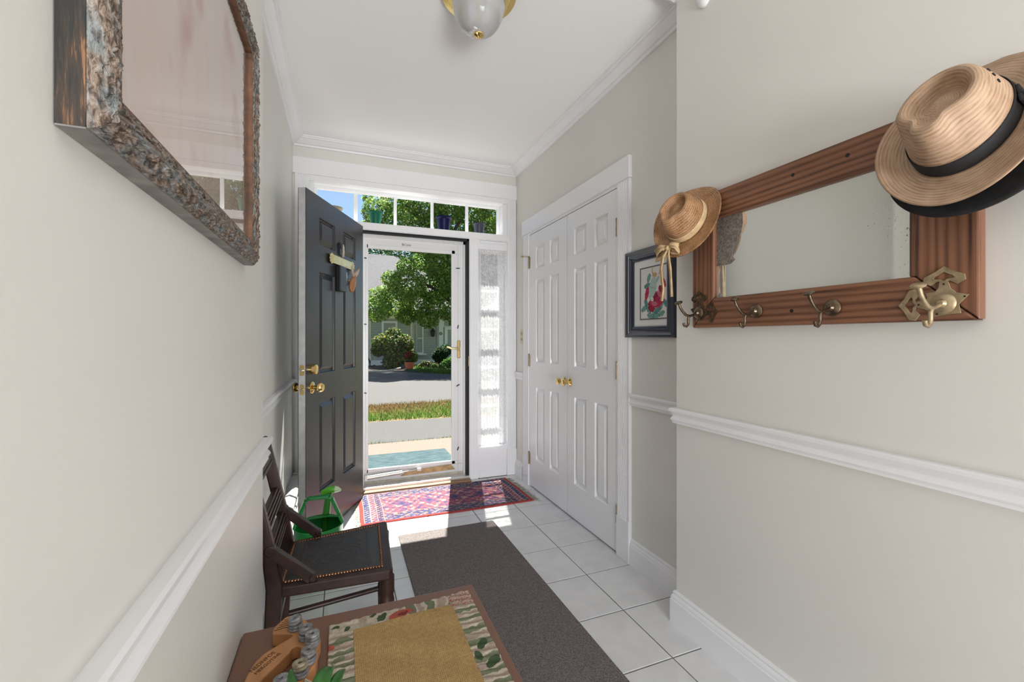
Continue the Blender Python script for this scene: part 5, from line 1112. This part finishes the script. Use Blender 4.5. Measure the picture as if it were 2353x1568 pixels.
# shrubs and pots in front of the house
def shrub(name, lab, px_, n, size, cols, seed, Y, grp=None):
    bl = []
    for u, v, q in px_:
        p = at(u, v, Y + rnd.uniform(-.4, .4)); s = q * Y / 1010; bl.append((p.x, p.y, p.z, s, s, s * .9))
    c = at(px_[0][0], px_[0][1], Y); t = thing(name, lab, 'shrub', (c.x, Y, GZ), grp)
    b = MB()
    for x in (-.25, -.08, .1, .28): b.tube([(c.x + x * .4, Y, GZ), (c.x + x * 1.6, Y, max(.1, c.z - .2))], [.03, .015], 6)
    b.build('stem', bark, t); cloud('foliage', bl, n, size, cols, M['foliage'], t, seed); return t
rh = [(.09, .17, .04), (.17, .24, .05), (.06, .12, .035), (.28, .30, .05), (.18, .09, .075)]
shrub('rhododendron', 'big rounded shrub left of the flower pot at the opposite house', [(900, 795, 30), (880, 790, 24), (925, 790, 24), (905, 770, 18), (910, 820, 26), (935, 810, 16), (870, 805, 16), (895, 833, 16)], 7000, .16, rh, 71, 21.2)
shrub('low_shrub', 'dark low shrub beside the opposite doorstep', [(1015, 812, 16), (1003, 818, 10), (1024, 805, 14), (1008, 832, 12)], 2400, .15, dark + [(.05, .10, .03)], 72, 20.8)
shrub('ground_cover', 'trailing green plants along the bed beyond the road', [(985, 840, 10), (968, 843, 8), (1000, 842, 8), (975, 836, 7)], 1400, .12, rh, 73, 20.0)
shrub('hosta', 'bright green leafy plant at the right edge of the lawn', [(1025, 840, 12), (1036, 834, 13), (1016, 846, 8)], 1400, .20, [(.10, .22, .04), (.14, .26, .06)], 74, 19.2)
p = at(941, 845, 19.6); fp = thing('geranium_pot', 'terracotta bowl of red flowers at the road edge', 'flower pot', (p.x, 19.6, GZ))
MB().lathe([(.13, 0), (.16, .02), (.21, .25), (.225, .26), (.225, .31), (.20, .31), (.19, .26), (.01, .24)], (p.x, 19.6, GZ), (0, 0, 1), 28).build('bowl', plain('orange_terracotta', (.62, .15, .06), .6), fp, smooth=True)
cloud('leaves', [(p.x, 19.6, .30, .26, .26, .22), (p.x + .18, 19.6, .35, .2, .2, .24)], 700, .12, rh, M['foliage'], fp, 81); cloud('blooms', [(p.x - .05, 19.55, .42, .24, .24, .16)], 260, .09, [(.45, .03, .03), (.30, .02, .03)], M['foliage'], fp, 82)
p0, p1, p2, p3, p4 = (-1.5, 17.2, GZ + .03), (.9, 18.1, GZ + .03), (1.7, 18.5, GZ + .03), (2.05, 19.0, GZ + .03), (2.45, 19.9, GZ + .04)
hs = MB().tube([p0, p1, (1.3, 18.3, GZ + .03), p2, p3, (2.2, 19.4, GZ + .04), p4], .03, 8).build('garden_hose', plain('pale_hose', (.50, .44, .36), .6), smooth=True); tag(hs, 'pale garden hose lying across the road edge', 'hose')
hd = at(846, 836, 22.5)
hh_ = tag(MB().tube([(hd.x, 22.5, hd.z + .3), (hd.x + .06, 22.4, hd.z + .1), (hd.x + .1, 22.4, hd.z - .15), (hd.x + .3, 22.3, GZ + .04)], .03, 8).build('downspout_hose', M['blackplastic'], smooth=True), 'black hose hanging at the left corner of the opposite house', 'hose')
# outer face of this house, so that daylight enters only by the door and windows
struct(MB().box(-6, XL - .2, YB, YB + .16, -.3, 3.2).box(XR + .2, 7, YB, YB + .16, -.3, 3.2).box(-6, 7, YB, YB + .16, 2.9, 3.2).build('wall_facade', M['siding']), 'outer front wall of this house')
struct(MB().box(-6, 7, by0 - .2, YB + .16, 2.905, 3.1).build('ceiling_loft', M['ceiling']), 'roof deck over the hall')
struct(MB().box(-.5, 1.6, YB - .06, YB + .16, -.3, -.004).build('ground_sill', M['concrete']), 'foundation under the front door')
